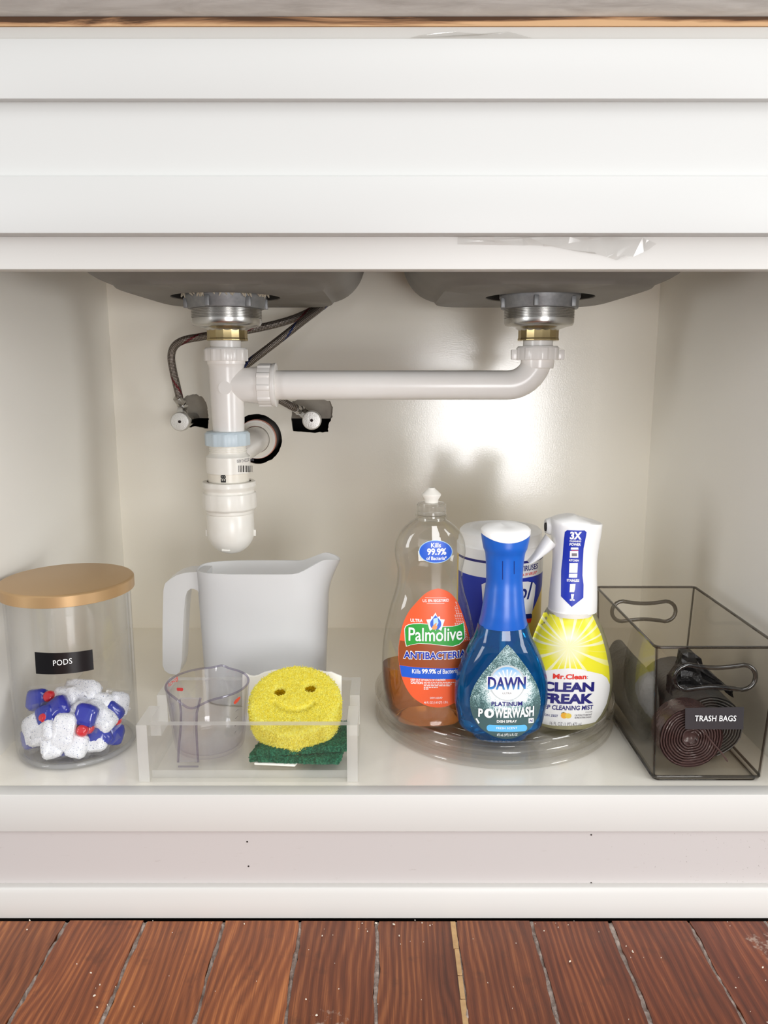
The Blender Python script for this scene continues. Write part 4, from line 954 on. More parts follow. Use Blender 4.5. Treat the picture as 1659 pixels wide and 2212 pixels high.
# ------------------------------------------------------------------ green pads, yellow sponge, white scrubber
def pad(name, label, corners, z0, th, seed, wave):
    r = np.random.default_rng(seed); N, K = 46, 30; (a, b, c, d) = [np.array(q, float) for q in corners]   # FL FR BR BL
    top = []; t = thing(name, label, 'scouring pad', (float(np.mean([q[0] for q in corners])), float(np.mean([q[1] for q in corners])), z0), 'green scouring pads in the tray')
    G = np.zeros((K, N, 2))
    for j in range(K):
        for i in range(N):
            u, v = i / (N - 1), j / (K - 1); G[j, i] = (a * (1 - u) + b * u) * (1 - v) + (d * (1 - u) + c * u) * v
    G[0] += r.normal(0, 0.0005, (N, 2)); G[-1] += r.normal(0, 0.0005, (N, 2)); G[:, 0] += r.normal(0, 0.0005, (K, 2)); G[:, -1] += r.normal(0, 0.0005, (K, 2))
    lift = lambda u, v: wave * (0.5 - 0.5 * math.cos(5 * u + 2 * v + seed))
    mb = MB(); vs = []
    for s in (0, 1):
        for j in range(K):
            for i in range(N): vs.append((G[j, i, 0], G[j, i, 1], z0 + lift(i / N, j / K) + s * th + r.normal(0, 0.00035 if s else 0.0001)))
    idx = lambda s, j, i: s * N * K + j * N + i; fs = []
    for j in range(K - 1):
        for i in range(N - 1): fs += [(idx(1, j, i), idx(1, j, i + 1), idx(1, j + 1, i + 1), idx(1, j + 1, i)), (idx(0, j, i), idx(0, j + 1, i), idx(0, j + 1, i + 1), idx(0, j, i + 1))]
    for i in range(N - 1): fs += [(idx(0, 0, i), idx(0, 0, i + 1), idx(1, 0, i + 1), idx(1, 0, i)), (idx(0, K - 1, i + 1), idx(0, K - 1, i), idx(1, K - 1, i), idx(1, K - 1, i + 1))]
    for j in range(K - 1): fs += [(idx(0, j + 1, 0), idx(0, j, 0), idx(1, j, 0), idx(1, j + 1, 0)), (idx(0, j, N - 1), idx(0, j + 1, N - 1), idx(1, j + 1, N - 1), idx(1, j, N - 1))]
    mb.add(vs, fs).build('pad_body', M['pad'], t, smooth=False)
    pts = []; nr = []
    for _ in range(2600):
        u, v = r.random(), r.random(); k = r.random()
        if k < 0.6: q = (a * (1 - u) + b * u) * (1 - v) + (d * (1 - u) + c * u) * v; pts.append((q[0], q[1], z0 + th + lift(u, v))); nr.append((0, 0, 0.7))
        else: q = a * (1 - u) + b * u; pts.append((q[0], q[1], z0 + lift(u, 0) + th * v)); nr.append((0, -0.7, 0.3))
    fuzz('fibre_fuzz', pts, nr, 0.0022, 0.00022, M['pad'], t, 0.9); return t
zt = 0.0098
A = lambda x, y, z: tuple(PZ(x, y, z)[:2])
wp = thing('sponge_wipe', 'thin white sheet peeking out under the green pads in the tray', 'sponge cloth', (-0.12, 0.07, zt))
c4 = [A(549, 1653, zt), A(637, 1657, zt), A(690, 1600, zt), A(575, 1600, zt)]; mb = MB()
mb.loft([[(*q, zt + 0.0002) for q in c4], [(*q, zt + 0.0028) for q in c4]]).build('sheet', M['foam_white'], wp, bevel=0.0008)
fl, fr_ = A(538, 1647, zt + 0.003), A(733, 1652, zt + 0.003); brx = tx1 - TH - 0.001
pad('scouring_pad', 'lower green scouring pad lying flat on the tray floor', [fl, fr_, (brx, 0.105), (fl[0] + 0.012, 0.105)], zt + 0.0030, 0.0080, 3, 0.0008)
fl2, fr2 = A(556, 1634, zt + 0.0125), A(744, 1628, zt + 0.0125)
pad('scouring_pad', 'upper green scouring pad directly beneath the yellow smiling sponge', [fl2, (brx - 0.0005, fr2[1] + 0.004), (brx - 0.0005, 0.112), (fl2[0] + 0.010, 0.112)], zt + 0.0125, 0.0075, 5, 0.0006)
# yellow sponge: tilted disc with eyes and mouth sunk into its face
SN = Vector((0.03, -0.40, 0.916)).normalized(); SR, STK = 0.0520, 0.036
fc = Vector(P(637, 1506, 0.0813))
ex = Vector((1, 0, 0)); ex = (ex - SN * ex.dot(SN)).normalized(); ey = SN.cross(ex)
sp = thing('face_sponge', 'round yellow foam sponge with a smiling face resting on the green pads', 'sponge', (fc[0], fc[1], fc[2] - 0.05))
def spt(x, y, h): return tuple(fc + ex * x + ey * y + SN * h)
def face_depth(x, y):
    d = 0.0
    for ex0, ey0 in ((-0.0185, 0.0105), (0.0165, 0.0165)):
        q = math.hypot((x - ex0) / 0.0082, (y - ey0) / 0.0082); d = max(d, 0.011 * max(0, 1 - q ** 3) if q < 1 else 0)
    r = math.hypot(x - 0.0, y - 0.010)
    an = math.degrees(math.atan2(y - 0.010, x))
    if -148 < an < -32:
        d = max(d, 0.0062 * math.exp(-((r - 0.0285) / 0.0034) ** 2))
    return d
r = np.random.default_rng(11); NA, rads = 300, np.r_[np.linspace(0.0004, 0.047, 100), 0.0485, 0.0500, 0.0512, 0.0519]
verts = []; fs = []; ring_n = 0
def ringp(rad, hfun, jit):
    out = []
    for j in range(NA):
        t = 2 * math.pi * j / NA; wob = 1 + 0.010 * math.sin(7 * t) + 0.006 * math.sin(17 * t + 1)
        x, y = rad * wob * math.cos(t), rad * wob * math.sin(t); q = r.normal(0, jit, 3)
        out.append(spt(x + q[0], y + q[1], hfun(x, y) + q[2]))
    return out
RG = [ringp(q, lambda x, y: -face_depth(x, y) - 0.0042 * max(0, (math.hypot(x, y) - 0.046) / 0.006) ** 2 - 0.0008, 0.00042 if q > 0.004 else 0.0001) for q in rads]
for h in np.linspace(-0.007, -STK + 0.004, 36): RG.append(ringp(SR, lambda x, y, h=h: h, 0.00070))
for q, h in ((0.0508, -STK + 0.0015), (0.048, -STK), (0.03, -STK), (0.002, -STK)): RG.append(ringp(q, lambda x, y, h=h: h, 0.0003))
mb = MB().loft(RG); 
# eye recesses take a darker copy of the foam, their shade put into the colour
ctr = np.array(fc); 
so = mb.build('sponge_body', [M['sponge'], M['sponge_shaded']], sp, smooth=False)
o0 = np.array(ORG['face_sponge'])
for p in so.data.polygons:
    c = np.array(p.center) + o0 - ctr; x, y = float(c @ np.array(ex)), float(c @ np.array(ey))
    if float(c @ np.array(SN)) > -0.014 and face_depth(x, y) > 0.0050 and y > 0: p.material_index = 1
pts = []; nr = []
for _ in range(9000):
    t = r.random() * 2 * math.pi; k = r.random()
    if k < 0.55:
        q = SR * 0.97 * math.sqrt(r.random()); x, y = q * math.cos(t), q * math.sin(t); d = face_depth(x, y)
        if d > 0.004: continue
        pts.append(spt(x, y, -d - 0.0042 * max(0, (q - 0.046) / 0.006) ** 2 - 0.0008)); nr.append(tuple(SN * 0.7))
    else:
        h = -0.004 - r.random() * (STK - 0.006); x, y = SR * math.cos(t), SR * math.sin(t)
        pts.append(spt(x, y, h)); nr.append(tuple((ex * math.cos(t) + ey * math.sin(t)) * 0.7 + SN * 0.1))
fuzz('foam_fuzz', pts, nr, 0.0026, 0.00042, M['sponge'], sp, 0.7)
# white wavy-topped scrubber standing against the back of the tray
wv = [(523, 1458), (530, 1455), (540, 1460), (549, 1461), (558, 1459), (570, 1453), (590, 1448), (640, 1446), (690, 1449), (706, 1452), (716, 1452), (727, 1457), (738, 1461), (738, 1490), (737.5, 1520), (737, 1556), (737, 1600), (560, 1600), (556, 1586), (547, 1581), (534, 1579), (523, 1572)]
ws = thing('white_scrubber', 'white wavy-topped sponge block standing against the back of the tray', 'sponge', tuple(P(630, 1590, 0.141)))
mb = MB(); q = [P(x, y, 0.1432) for x, y in wv]; mb.loft([[(a[0], 0.1432, max(a[2], 0.0102)) for a in q], [(a[0], 0.1469, max(a[2], 0.0102)) for a in q]])
mb.build('block', M['foam_white'], ws, bevel=0.0012, angle=50)
# ------------------------------------------------------------------ turntable
TX, TY, TR, TZ = 0.1418, 0.2030, 0.1530, 0.0345
tt = thing('turntable', 'round clear plastic turntable with a ridged rim under the cleaning bottles', 'turntable', (TX, TY, 0))
ZF = 0.0125
MB().lathe(TX, TY, [(1e-4, 0.0005), (TR - 0.004, 0.0005), (TR - 0.0005, 0.0012), (TR, 0.0035), (TR - 0.0005, 0.0065), (TR - 0.004, 0.0072), (1e-4, 0.0072)], 128, False, False).build('base_disc', M['turn'], tt)
pr = [(1e-4, 0.0090), (TR - 0.006, 0.0090), (TR - 0.0035, 0.0100), (TR - 0.0025, 0.0150), (TR - 0.0015, 0.0200), (TR - 0.0022, 0.0215), (TR - 0.0008, 0.0230), (TR, TZ - 0.002), (TR + 0.0006, TZ - 0.001), (TR + 0.0002, TZ), (TR - 0.0022, TZ), (TR - 0.0030, 0.0235), (TR - 0.0042, 0.0190), (TR - 0.0058, 0.0135), (TR - 0.0095, ZF), (1e-4, ZF)]
MB().lathe(TX, TY, pr, 128, False, False).build('tray_top', M['turn'], tt)
for k in range(7):
    rk = TR - 0.017 - k * 0.015
    MB().tube([(TX + rk * math.cos(2 * math.pi * j / 96), TY + rk * math.sin(2 * math.pi * j / 96), ZF - 0.0002) for j in range(96)], 0.0007, 6, close=True).build('floor_ridge', M['turn'], tt)
for rk, zk in ((TR - 0.0003, TZ - 0.0002), (TR - 0.0010, 0.0222), (TR - 0.0012, 0.0038)):
    MB().tube([(TX + rk * math.cos(2 * math.pi * j / 128), TY + rk * math.sin(2 * math.pi * j / 128), zk) for j in range(128)], 0.0011, 8, close=True).build('rim_edge', M['turn'], tt)
ZF += 0.0006

# ------------------------------------------------------------------ orange dish soap
Y1 = 0.158
tab = [(1120, 903, 966), (1128, 890, 978), (1140, 876, 992), (1155, 865, 1003), (1170, 860, 1009), (1190, 858, 1011), (1210, 860, 1008), (1230, 864, 1004), (1250, 862, 1003), (1275, 857, 1007), (1300, 849, 1014), (1325, 842, 1020), (1360, 834, 1027), (1400, 830, 1031), (1440, 829, 1032), (1480, 832, 1029), (1515, 840, 1021), (1540, 848, 1013), (1555, 856, 1006)]
xc, zs, aa = rows(tab, Y1); xc = 0.0555
zs.append(ZF + 0.003); aa.append(0.0440); zs.append(ZF); aa.append(0.0415)
bb = [min(a, 0.0215 + 0.235 * max(0, a - 0.0180)) for a in aa]; bb = [b if z < 0.262 else a for a, b, z in zip(aa, bb, zs)]
bb[-1], bb[-2] = 0.0295, 0.0305
S1 = Surf(xc, Y1, zs, aa, bb, 2.3)
b1 = thing('dish_soap_bottle', 'clear squeeze bottle a third full of orange dish soap with an orange label', 'soap bottle', (xc, Y1, ZF))
zt1 = S1.z1
MB().loft(S1.rings(ZF, zt1, 60), True, False).build('bottle_body', M['pet'], b1)
zl = float(P(930, 1432, Y1)[2])
MB().loft(S1.rings(ZF + 0.0015, zl, 30, 0.0012)).build('liquid', M['orange_liquid'], b1)
zk = lambda y: float(P(933, y, Y1)[2]); wk = lambda p: p * 0.93 / FPX
MB().lathe(xc + 0.001, Y1, [(wk(31), zt1 - 0.001), (wk(30), zk(1116)), (wk(34), zk(1114.5)), (wk(34), zk(1111)), (wk(29), zk(1110))], 48).build('neck_ring', M['pet'], b1)
o = MB().lathe(xc + 0.001, Y1, [(wk(29.5), zk(1111)), (wk(31.5), zk(1109)), (wk(31.5), zk(1103)), (wk(30.5), zk(1102)), (wk(31.5), zk(1100)), (wk(31.5), zk(1090)), (wk(28), zk(1086)), (wk(14), zk(1084.5))], 56).build('screw_cap', M['cap_clear'], b1)
o = MB().lathe(xc + 0.001, Y1, [(wk(14.5), zk(1086)), (wk(15), zk(1078)), (wk(20), zk(1070)), (wk(20), zk(1067)), (wk(13), zk(1060)), (wk(8), zk(1056)), (wk(6.5), zk(1053.5)), (wk(2), zk(1053))], 40).build('push_nozzle', M['cream_plastic'], b1); o['label'] = 'off-white push-pull nozzle'
ov = decal(S1, ellipse(941, 1191.5, 36.5, 25), 'oval_sticker', M['ink_palesky'], b1, 0.0003); 
decal(S1, ellipse(941, 1191.5, 35, 23.6), 'oval_field', M['ink_blue'], ov, 0.0005); ov['label'] = 'blue oval sticker'
text(S1, 'Kills', (931, 1172.5, 952.5, 1182.5), 'lettering', M['ink_white'], ov, 0.02, off=0.0007)
text(S1, '99.9%', (922.5, 1184, 964, 1199), 'lettering', M['ink_white'], ov, 0.035, off=0.0007)
text(S1, 'of Bacteria*', (921, 1201.5, 965, 1209.5), 'lettering', M['ink_white'], ov, 0.02, off=0.0007)
L1 = [(946.6, 1271), (931, 1275), (915, 1285), (896, 1305), (883, 1321), (872, 1343), (865, 1370), (861, 1400), (861.5, 1429), (866, 1456), (874, 1479), (886.5, 1500), (902, 1514), (921, 1524), (940, 1528), (959, 1527), (978, 1520), (995, 1508), (1009, 1489), (1017, 1465), (1021, 1436), (1020, 1405), (1014, 1373), (1004, 1340), (990, 1303), (976, 1284), (962, 1275)]
lb = decal(S1, L1, 'front_label', M['ink_orange'], b1, 0.0003, smooth=4); lb['label'] = 'orange teardrop label'
def band(y0, y1, L, n=14):
    """part of outline L between two heights"""
    def xs_at(y):
        r = []
        for i in range(len(L)):
            (xa, ya), (xb, yb) = L[i], L[(i + 1) % len(L)]
            if (ya - y) * (yb - y) <= 0 and ya != yb: r.append(xa + (xb - xa) * (y - ya) / (yb - ya))
        return min(r) + 0.4, max(r) - 0.4
    lft = []; rgt = []
    for i in range(n + 1):
        y = y0 + (y1 - y0) * i / n; a, b = xs_at(y); lft.append((a, y)); rgt.append((b, y))
    return lft + rgt[::-1]
decal(S1, band(1383, 1436, L1), 'brown_band', M['ink_brown'], lb, 0.0004)
decal(S1, band(1436.5, 1461, L1), 'blue_band', M['ink_blue'], lb, 0.0005)
dots = []
for j in range(24):
    for i in range(12):
        x = 966 + i * 4.4 + j * 0.9; y = 1300 + j * 3.5; mx = 988 + (y - 1297) * 0.34
        if x < mx - 3 and x > mx - 8 - j * 1.15: dots.append([(x, y), (x + 2.6, y), (x + 2.6, y + 1.2), (x, y + 1.2)])
o = decal_many(S1, dots, 'dot_pattern', M['ink_palewhite'], lb, 0.0006); o['kind'] = 'stuff'
G1 = [(874.6, 1359), (877, 1353), (883, 1349.5), (893, 1347.5), (908, 1347), (925, 1348.5), (940, 1351), (956, 1353.5), (978, 1353), (992, 1349.5), (1001, 1345), (1003.5, 1376), (999, 1384), (991, 1391), (978, 1395), (959, 1393.5), (931, 1390), (905, 1389), (890, 1391.5), (878.5, 1395), (876, 1385)]
gc = (938, 1370); 
decal(S1, [(gc[0] + (x - gc[0]) * 1.022, gc[1] + (y - gc[1]) * 1.055) for x, y in G1], 'banner_edge', M['ink_white'], lb, 0.0006)
decal(S1, G1, 'green_banner', M['ink_green'], lb, 0.0008)
text(S1, 'Palmolive', (882.5, 1356, 998.5, 1385), 'lettering', M['ink_white'], lb, 0.012, off=0.0011)
star = []
for i in range(20):
    a = 2 * math.pi * i / 20; rr_ = (21 if i % 4 == 0 else (16.5 if i % 2 == 0 else 12.5)); star.append((940.7 + rr_ * math.sin(a), 1344.5 - rr_ * 1.05 * math.cos(a)))
decal(S1, star, 'starburst', M['ink_palewhite'], lb, 0.0010)
drop = [(940.7, 1328)] + [(941 + 12 * math.cos(R_(t)), 1347 - 13 * math.sin(R_(t))) for t in range(35, -216, -12)]
decal(S1, drop, 'drop_logo', M['ink_blue'], lb, 0.0012)
decal(S1, [(936, 1336), (945, 1333), (947, 1345), (943, 1352), (936, 1350)], 'drop_logo', M['ink_palesky'], lb, 0.0013)
decal(S1, [(932, 1355), (937, 1349), (942, 1344), (943.5, 1347), (941, 1350), (945, 1352), (943, 1358), (936, 1360)], 'hand_logo', M['ink_skin'], lb, 0.0014)
text(S1, 'ULTRA', (886.5, 1336.5, 913, 1343.5), 'lettering', M['ink_white'], lb, 0.02, off=0.0007)
text(S1, 'U.S. EPA REGISTERED', (913, 1294, 969.5, 1300.5), 'lettering', M['ink_white'], lb, 0.02, off=0.0007)
decal_many(S1, [[(918, 1290.5), (964, 1290.5), (964, 1291.3), (918, 1291.3)], [(922, 1303), (960, 1303), (960, 1303.8), (922, 1303.8)]], 'rule_line', M['ink_palewhite'], lb, 0.0006)
text(S1, 'ANTIBACTERIAL', (870.5, 1406.5, 1015.5, 1425), 'lettering', M['ink_white'], lb, 0.075, off=0.0006)
text(S1, 'ANTIBACTERIAL', (872, 1408, 1014, 1423.5), 'lettering', M['ink_royal'], lb, 0.025, off=0.0009)
text(S1, 'Kills', (890, 1445, 908.5, 1454.5), 'lettering', M['ink_white'], lb, 0.01, off=0.0008)
text(S1, '99.9%', (911, 1444.5, 942, 1455), 'lettering', M['ink_white'], lb, 0.035, off=0.0008)
text(S1, 'of Bacteria*', (944.5, 1444, 994, 1454.5), 'lettering', M['ink_white'], lb, 0.01, off=0.0008)
text(S1, 'KEEP OUT OF REACH OF CHILDREN', (887, 1466.5, 962, 1471), 'lettering', M['ink_white'], lb, 0.02, off=0.0007)
text(S1, 'CAUTION:', (887, 1471.5, 914, 1477), 'lettering', M['ink_white'], lb, 0.03, off=0.0007)
fine_print = []
for j, w in enumerate((66, 60, 58, 30, 10)):
    x = 915.5
    while x < 915.5 + w:
        l = random.uniform(3, 8); fine_print.append([(x, 1472.6 + j * 3.6), (min(x + l, 915.5 + w), 1472.6 + j * 3.6), (min(x + l, 915.5 + w), 1474.4 + j * 3.6), (x, 1474.4 + j * 3.6)]); x += l + 1.3
decal_many(S1, fine_print, 'fine_print', M['ink_palewhite'], lb, 0.0007)
text(S1, 'DISH LIQUID', (929, 1505, 955.5, 1509.5), 'lettering', M['ink_palewhite'], lb, 0.01, off=0.0007)
text(S1, '46 FL OZ (1.43 QT) 1.35 L', (916, 1514.5, 968, 1521), 'lettering', M['ink_palewhite'], lb, 0.01, off=0.0007)

# ------------------------------------------------------------------ blue dish spray
Y2 = 0.1130
tabc = [(1150, 1037, 1143), (1165, 1039, 1141), (1178, 1042, 1138.5), (1184, 1043, 1137), (1192, 1046, 1132.5), (1205, 1047, 1130), (1222, 1048, 1128), (1250, 1048, 1126), (1276, 1045.5, 1128), (1304, 1041, 1130.5), (1332, 1036, 1134), (1346, 1032, 1137)]
tabb = [(1346, 1030.5, 1138), (1368, 1025, 1145), (1395, 1011.6, 1159), (1423, 998, 1171), (1451, 989, 1180), (1479, 984.6, 1184.5), (1506, 984, 1184.5), (1534, 988, 1179), (1562, 995, 1171), (1590, 1007, 1160)]
xc2, zc, ac = rows(tabc, Y2); xb2, zb, ab = rows(tabb, Y2); X2_ = (xc2 * 0 + 0.1385)
zb.append(ZF + 0.0035); ab.append(0.0338); zb.append(ZF); ab.append(0.0318)
S2 = Surf(X2_, Y2, zb, ab, [min(0.0280, a * 0.62 + 0.003) for a in ab], 2.25)
SC2 = Surf(X2_, Y2, zc, ac, [min(a * 0.95, 0.024) for a in ac], 2.1)
b2 = thing('dish_spray_bottle', 'blue dish spray bottle with a white-topped blue sprayer at the turntable front', 'spray bottle', (X2_, Y2, ZF))
MB().loft(S2.rings(ZF, S2.z1, 56)).build('bottle_body', M['blue_bottle'], b2)
ztop = SC2.z1
# the sprayer shell ends in a curve that dips at the front
def dip_ring(z, S, d, inset=0.0):
    out = S.ring(z, inset); res = []
    for x, y, zz in out:
        u = (x - S.xc) / S.a(z); res.append((x, y, zz - d * (1 - u * u) if y < S.yc else zz + 0.2 * d * (1 - u * u)))
    return res
rg = SC2.rings(S2.z1 - 0.0015, ztop - 0.018, 30) + [dip_ring(ztop - 0.014 + 0.014 * i / 6, SC2, 0.0075 * i / 6) for i in range(7)]
MB().loft(rg).build('sprayer_shell', M['blue_sprayer'], b2)
rg = [dip_ring(ztop - 0.0002, SC2, 0.0073, -0.0003), dip_ring(ztop + 0.0040, SC2, 0.0045, -0.0002), dip_ring(ztop + 0.0052, SC2, 0.0030, 0.0010)]
for i in range(1, 6):
    t = R_(18 * i); k = math.cos(t); c = dip_ring(ztop + 0.0052, SC2, 0.0030, 0.0016)
    rg.append([(X2_ + (x - X2_) * (0.25 + 0.75 * k), Y2 + (y - Y2) * (0.25 + 0.75 * k), z + 0.0052 * math.sin(t) + (1 - k) * 0.0008) for x, y, z in c])
o = MB().loft(rg).build('white_cap', M['white_plastic'], b2); o['label'] = 'white domed push cap'
MB().tube([(X2_, Y2, S2.z1 + 0.05), (X2_, Y2, 0.05)], 0.0035, 12).build('dip_tube', M['white_plastic'], b2)
for x0, y0, x1, y1 in ((1085, 1212, 1086.5, 1252), (1110, 1212, 1111.5, 1240)):
    decal(SC2, [(x0, y0), (x1, y0), (x1, y1), (x0, y1)], 'trigger_slot', M['ink_darkblue'], b2, 0.0002)
L2 = [(1096, 1392), (1088, 1400), (1076, 1414), (1061.5, 1431), (1048, 1447), (1036.5, 1462), (1027, 1477), (1019, 1494), (1015, 1513), (1017, 1534), (1025.5, 1556), (1039, 1573), (1056, 1585), (1074, 1593), (1095, 1596), (1114, 1593), (1131, 1584), (1146, 1572), (1159, 1553), (1166.5, 1530), (1167, 1506), (1160, 1480), (1147, 1456), (1129, 1430), (1114, 1411), (1104, 1399)]
lb2 = decal(S2, L2, 'front_label', M['foam_label'], b2, 0.0003, smooth=3); lb2['label'] = 'drop-shaped foam label'
decal(S2, ellipse(1095.5, 1475, 39, 38.5, 48), 'badge_ring', M['ink_silver'], lb2, 0.0005)
zA, zB_ = S2.at(1095, 1510)[1] - ZF, S2.at(1095, 1440)[1] - ZF
M['badge'] = grad('badge_sky', (zA + zB_) / 2, (248, 247, 244), zB_, (92, 170, 226)); decal(S2, ellipse(1095.5, 1476, 35.8, 35.5, 48), 'badge', M['badge'], lb2, 0.0007)
rays = []
for k in range(9):
    a = R_(20 + k * 17.5); rays.append([(1095.5 + 12 * math.cos(a - .05), 1478 - 12 * math.sin(a - .05)), (1095.5 + 32 * math.cos(a - 0.05), 1478 - 32 * math.sin(a - 0.05)), (1095.5 + 32 * math.cos(a + 0.05), 1478 - 32 * math.sin(a + 0.05)), (1095.5 + 12 * math.cos(a + .05), 1478 - 12 * math.sin(a + .05))])
decal_many(S2, rays, 'sun_ray', M['ink_palewhite'], lb2, 0.0008)
text(S2, 'DAWN', (1051.5, 1460.5, 1137.5, 1490.5), 'lettering', M['ink_white'], lb2, 0.075, off=0.0010)
zA, zB_ = S2.at(1095, 1489)[1] - ZF, S2.at(1095, 1463)[1] - ZF
M['dawn'] = grad('navy_to_blue', zA, (64, 140, 206), zA + (zB_ - zA) * 0.5, (24, 26, 120)); text(S2, 'DAWN', (1053.5, 1462, 1135.5, 1489), 'lettering', M['dawn'], lb2, 0.03, off=0.0014)
text(S2, 'ULTRA', (1085, 1495, 1105, 1499), 'lettering', M['ink_gray'], lb2, 0.0, off=0.0009)
text(S2, 'PLATINUM', (1061.5, 1515.5, 1128, 1525), 'lettering', M['ink_navy'], lb2, 0.02, off=0.0009, space=1.05)
text(S2, 'P', (1033, 1530, 1043, 1548), 'lettering', M['ink_white'], lb2, 0.035, off=0.0009)
text(S2, 'WERWASH', (1068, 1527.5, 1153, 1550), 'lettering', M['ink_white'], lb2, 0.035, off=0.0009, slope=-0.0)
sw = [(1056.5 + 10.5 * math.cos(R_(t)), 1540 - 10.2 * math.sin(R_(t))) for t in range(0, 341, 12)] + [(1057 + (6.2 - 1.2 * (t / 340)) * math.cos(R_(340 - t)), 1540 - (6.2 - 1.2 * (t / 340)) * math.sin(R_(340 - t))) for t in range(0, 341, 12)]
half = lambda a, b: [(1056.5 + 10.5 * math.cos(R_(t)), 1540 - 10.2 * math.sin(R_(t))) for t in range(a, b + 1, 12)] + [(1057.2 + (4.2 + 1.6 * ((t % 360) / 360)) * math.cos(R_(t)), 1540 - (4.2 + 1.6 * ((t % 360) / 360)) * math.sin(R_(t))) for t in range(b, a - 1, -12)]
decal_many(S2, [half(0, 120), half(120, 240), half(240, 360)], 'swirl_letter', M['ink_white'], lb2, 0.0009)
text(S2, 'DISH SPRAY', (1073, 1555, 1116.5, 1560.5), 'lettering', M['ink_white'], lb2, 0.02, off=0.0009)
decal(S2, rrect(1051, 1565, 1138.5, 1579, 6.5), 'pill', M['ink_skyblue'], lb2, 0.0006)
text(S2, 'FRESH SCENT', (1072, 1570, 1117, 1574.5), 'lettering', M['ink_white'], lb2, 0.01, off=0.0009, space=1.15)
text(S2, '473 mL (1PT) 16 FL OZ', (1073, 1584, 1117.5, 1591), 'lettering', M['ink_white'], lb2, 0.01, off=0.0009)
decal(S2, [(1141.5, 1551), (1152.5, 1550), (1152.5, 1560.5), (1141.5, 1561.5)], 'icon_square', M['ink_white'], lb2, 0.0008)
text(S2, 'N', (1144, 1553, 1150, 1559), 'lettering', M['ink_navy'], lb2, 0.02, off=0.0011)
decal(S2, [(1027, 1552), (1030, 1550.5), (1036, 1561), (1033, 1562.5)], 'slash_mark', M['ink_white'], lb2, 0.0008)

# ------------------------------------------------------------------ yellow all-purpose mist
Y3 = 0.1500
tabh = [(1131, 1181.5, 1290), (1153, 1182, 1286.5), (1180, 1184, 1281.5), (1206, 1184, 1277.5), (1232, 1181, 1275.5), (1259, 1178.5, 1276), (1286, 1176, 1276.5), (1308, 1175, 1276.5), (1316, 1175, 1276.5)]
tabm = [(1317, 1174.5, 1277.5), (1330, 1168, 1283), (1345, 1160, 1290), (1369, 1150, 1301.5), (1390, 1142, 1308), (1408, 1136.5, 1313), (1441, 1130, 1319.6), (1467, 1128, 1321.5), (1493, 1130, 1319.6), (1520, 1136, 1313), (1543, 1147, 1301), (1559, 1160, 1288)]
xh, zh, ah = rows(tabh, Y3); xm, zm, am = rows(tabm, Y3); X3 = 0.2258
zm.append(ZF + 0.0035); am.append(0.0405); zm.append(ZF); am.append(0.0385)
S3 = Surf(X3, Y3, zm, am, [min(0.0285, a * 0.62 + 0.003) for a in am], 2.25)
SH = Surf(X3 + 0.0022, Y3, zh, ah, [a * 0.86 for a in ah], 2.4)
b3 = thing('cleaning_spray_bottle', 'yellow labelled cleaning mist bottle with a white trigger head beside the smoky bin', 'spray bottle', (X3, Y3, ZF))
M['mist_body'] = liquid('pale_yellow_bottle', (246, 240, 190), (0.95, 0.93, 0.6), 0.8)
MB().loft(S3.rings(ZF, S3.z1, 56)).build('bottle_body', M['mist_body'], b3)
MB().lathe(X3, Y3, [(0.0270, S3.z1 - 0.003), (0.0275, S3.z1 + 0.0020)], 56).build('collar', M['cream_plastic'], b3)
zt3 = SH.z1
def tilt_ring(z, lift, inset=0.0, k=1.0): return [(SH.xc + (x - SH.xc) * k, Y3 + (y - Y3) * k, zz + lift * (1 - ((x - SH.xc + 0.008) / 0.036) ** 2) + 0.0035 * max(0, -(x - SH.xc) / 0.03)) for x, y, zz in SH.ring(z, inset)]
rg = SH.rings(S3.z1 + 0.0006, zt3 - 0.008, 30) + [tilt_ring(zt3 - 0.004, 0.0008), tilt_ring(zt3, 0.0020), tilt_ring(zt3 + 0.0012, 0.0030, 0.0010), tilt_ring(zt3 + 0.0020, 0.0050, 0.0012, 0.8), tilt_ring(zt3 + 0.0026, 0.0066, 0.0012, 0.5), tilt_ring(zt3 + 0.0028, 0.0070, 0.0012, 0.15)]
MB().loft(rg).build('spray_head', M['white_plastic'], b3)
# nozzle block at the back left and the trigger reaching out to the left
q0 = P(1178, 1132, Y3 + 0.020); mb = MB()
sec = lambda x, z, hy, hz, y0: [(x, y0 + hy * math.cos(2 * math.pi * j / 16), z + hz * math.sin(2 * math.pi * j / 16)) for j in range(16)]
mb.loft([sec(q0[0] - 0.0015, q0[2] - 0.001, 0.0095, 0.0085, Y3 + 0.012), sec(q0[0] + 0.004, q0[2] - 0.0005, 0.0115, 0.0110, Y3 + 0.010), sec(q0[0] + 0.02, q0[2], 0.0125, 0.0125, Y3 + 0.006)]); mb.build('nozzle_block', M['white_plastic'], b3)
mb = MB(); mb.loft([sec(q0[0] - 0.0030, q0[2] - 0.001, 0.0045, 0.0050, Y3 + 0.008), sec(q0[0] - 0.0010, q0[2] - 0.001, 0.0050, 0.0055, Y3 + 0.008)]); o = mb.build('nozzle_tip', M['rubber'], b3); o['label'] = 'black nozzle tip'
tp_ = [(1190, 1166, 17), (1180, 1178, 15.0), (1169, 1190, 11.5), (1159, 1201, 8.5), (1150, 1209, 6.0), (1142, 1214.5, 3.4)]; rg = []
for x, y, w in tp_:
    c = P(x, y, Y3 - 0.004); d = np.array([0.55, 0, 0.75]); d = np.array([0.72, 0, 0.69]); w *= 0.00056
    nrm_ = np.array([-0.69, 0, 0.72]); rg.append([tuple(c + nrm_ * w * math.cos(2 * math.pi * j / 16) + np.array([0, 1, 0]) * 0.0085 * math.sin(2 * math.pi * j / 16)) for j in range(16)])
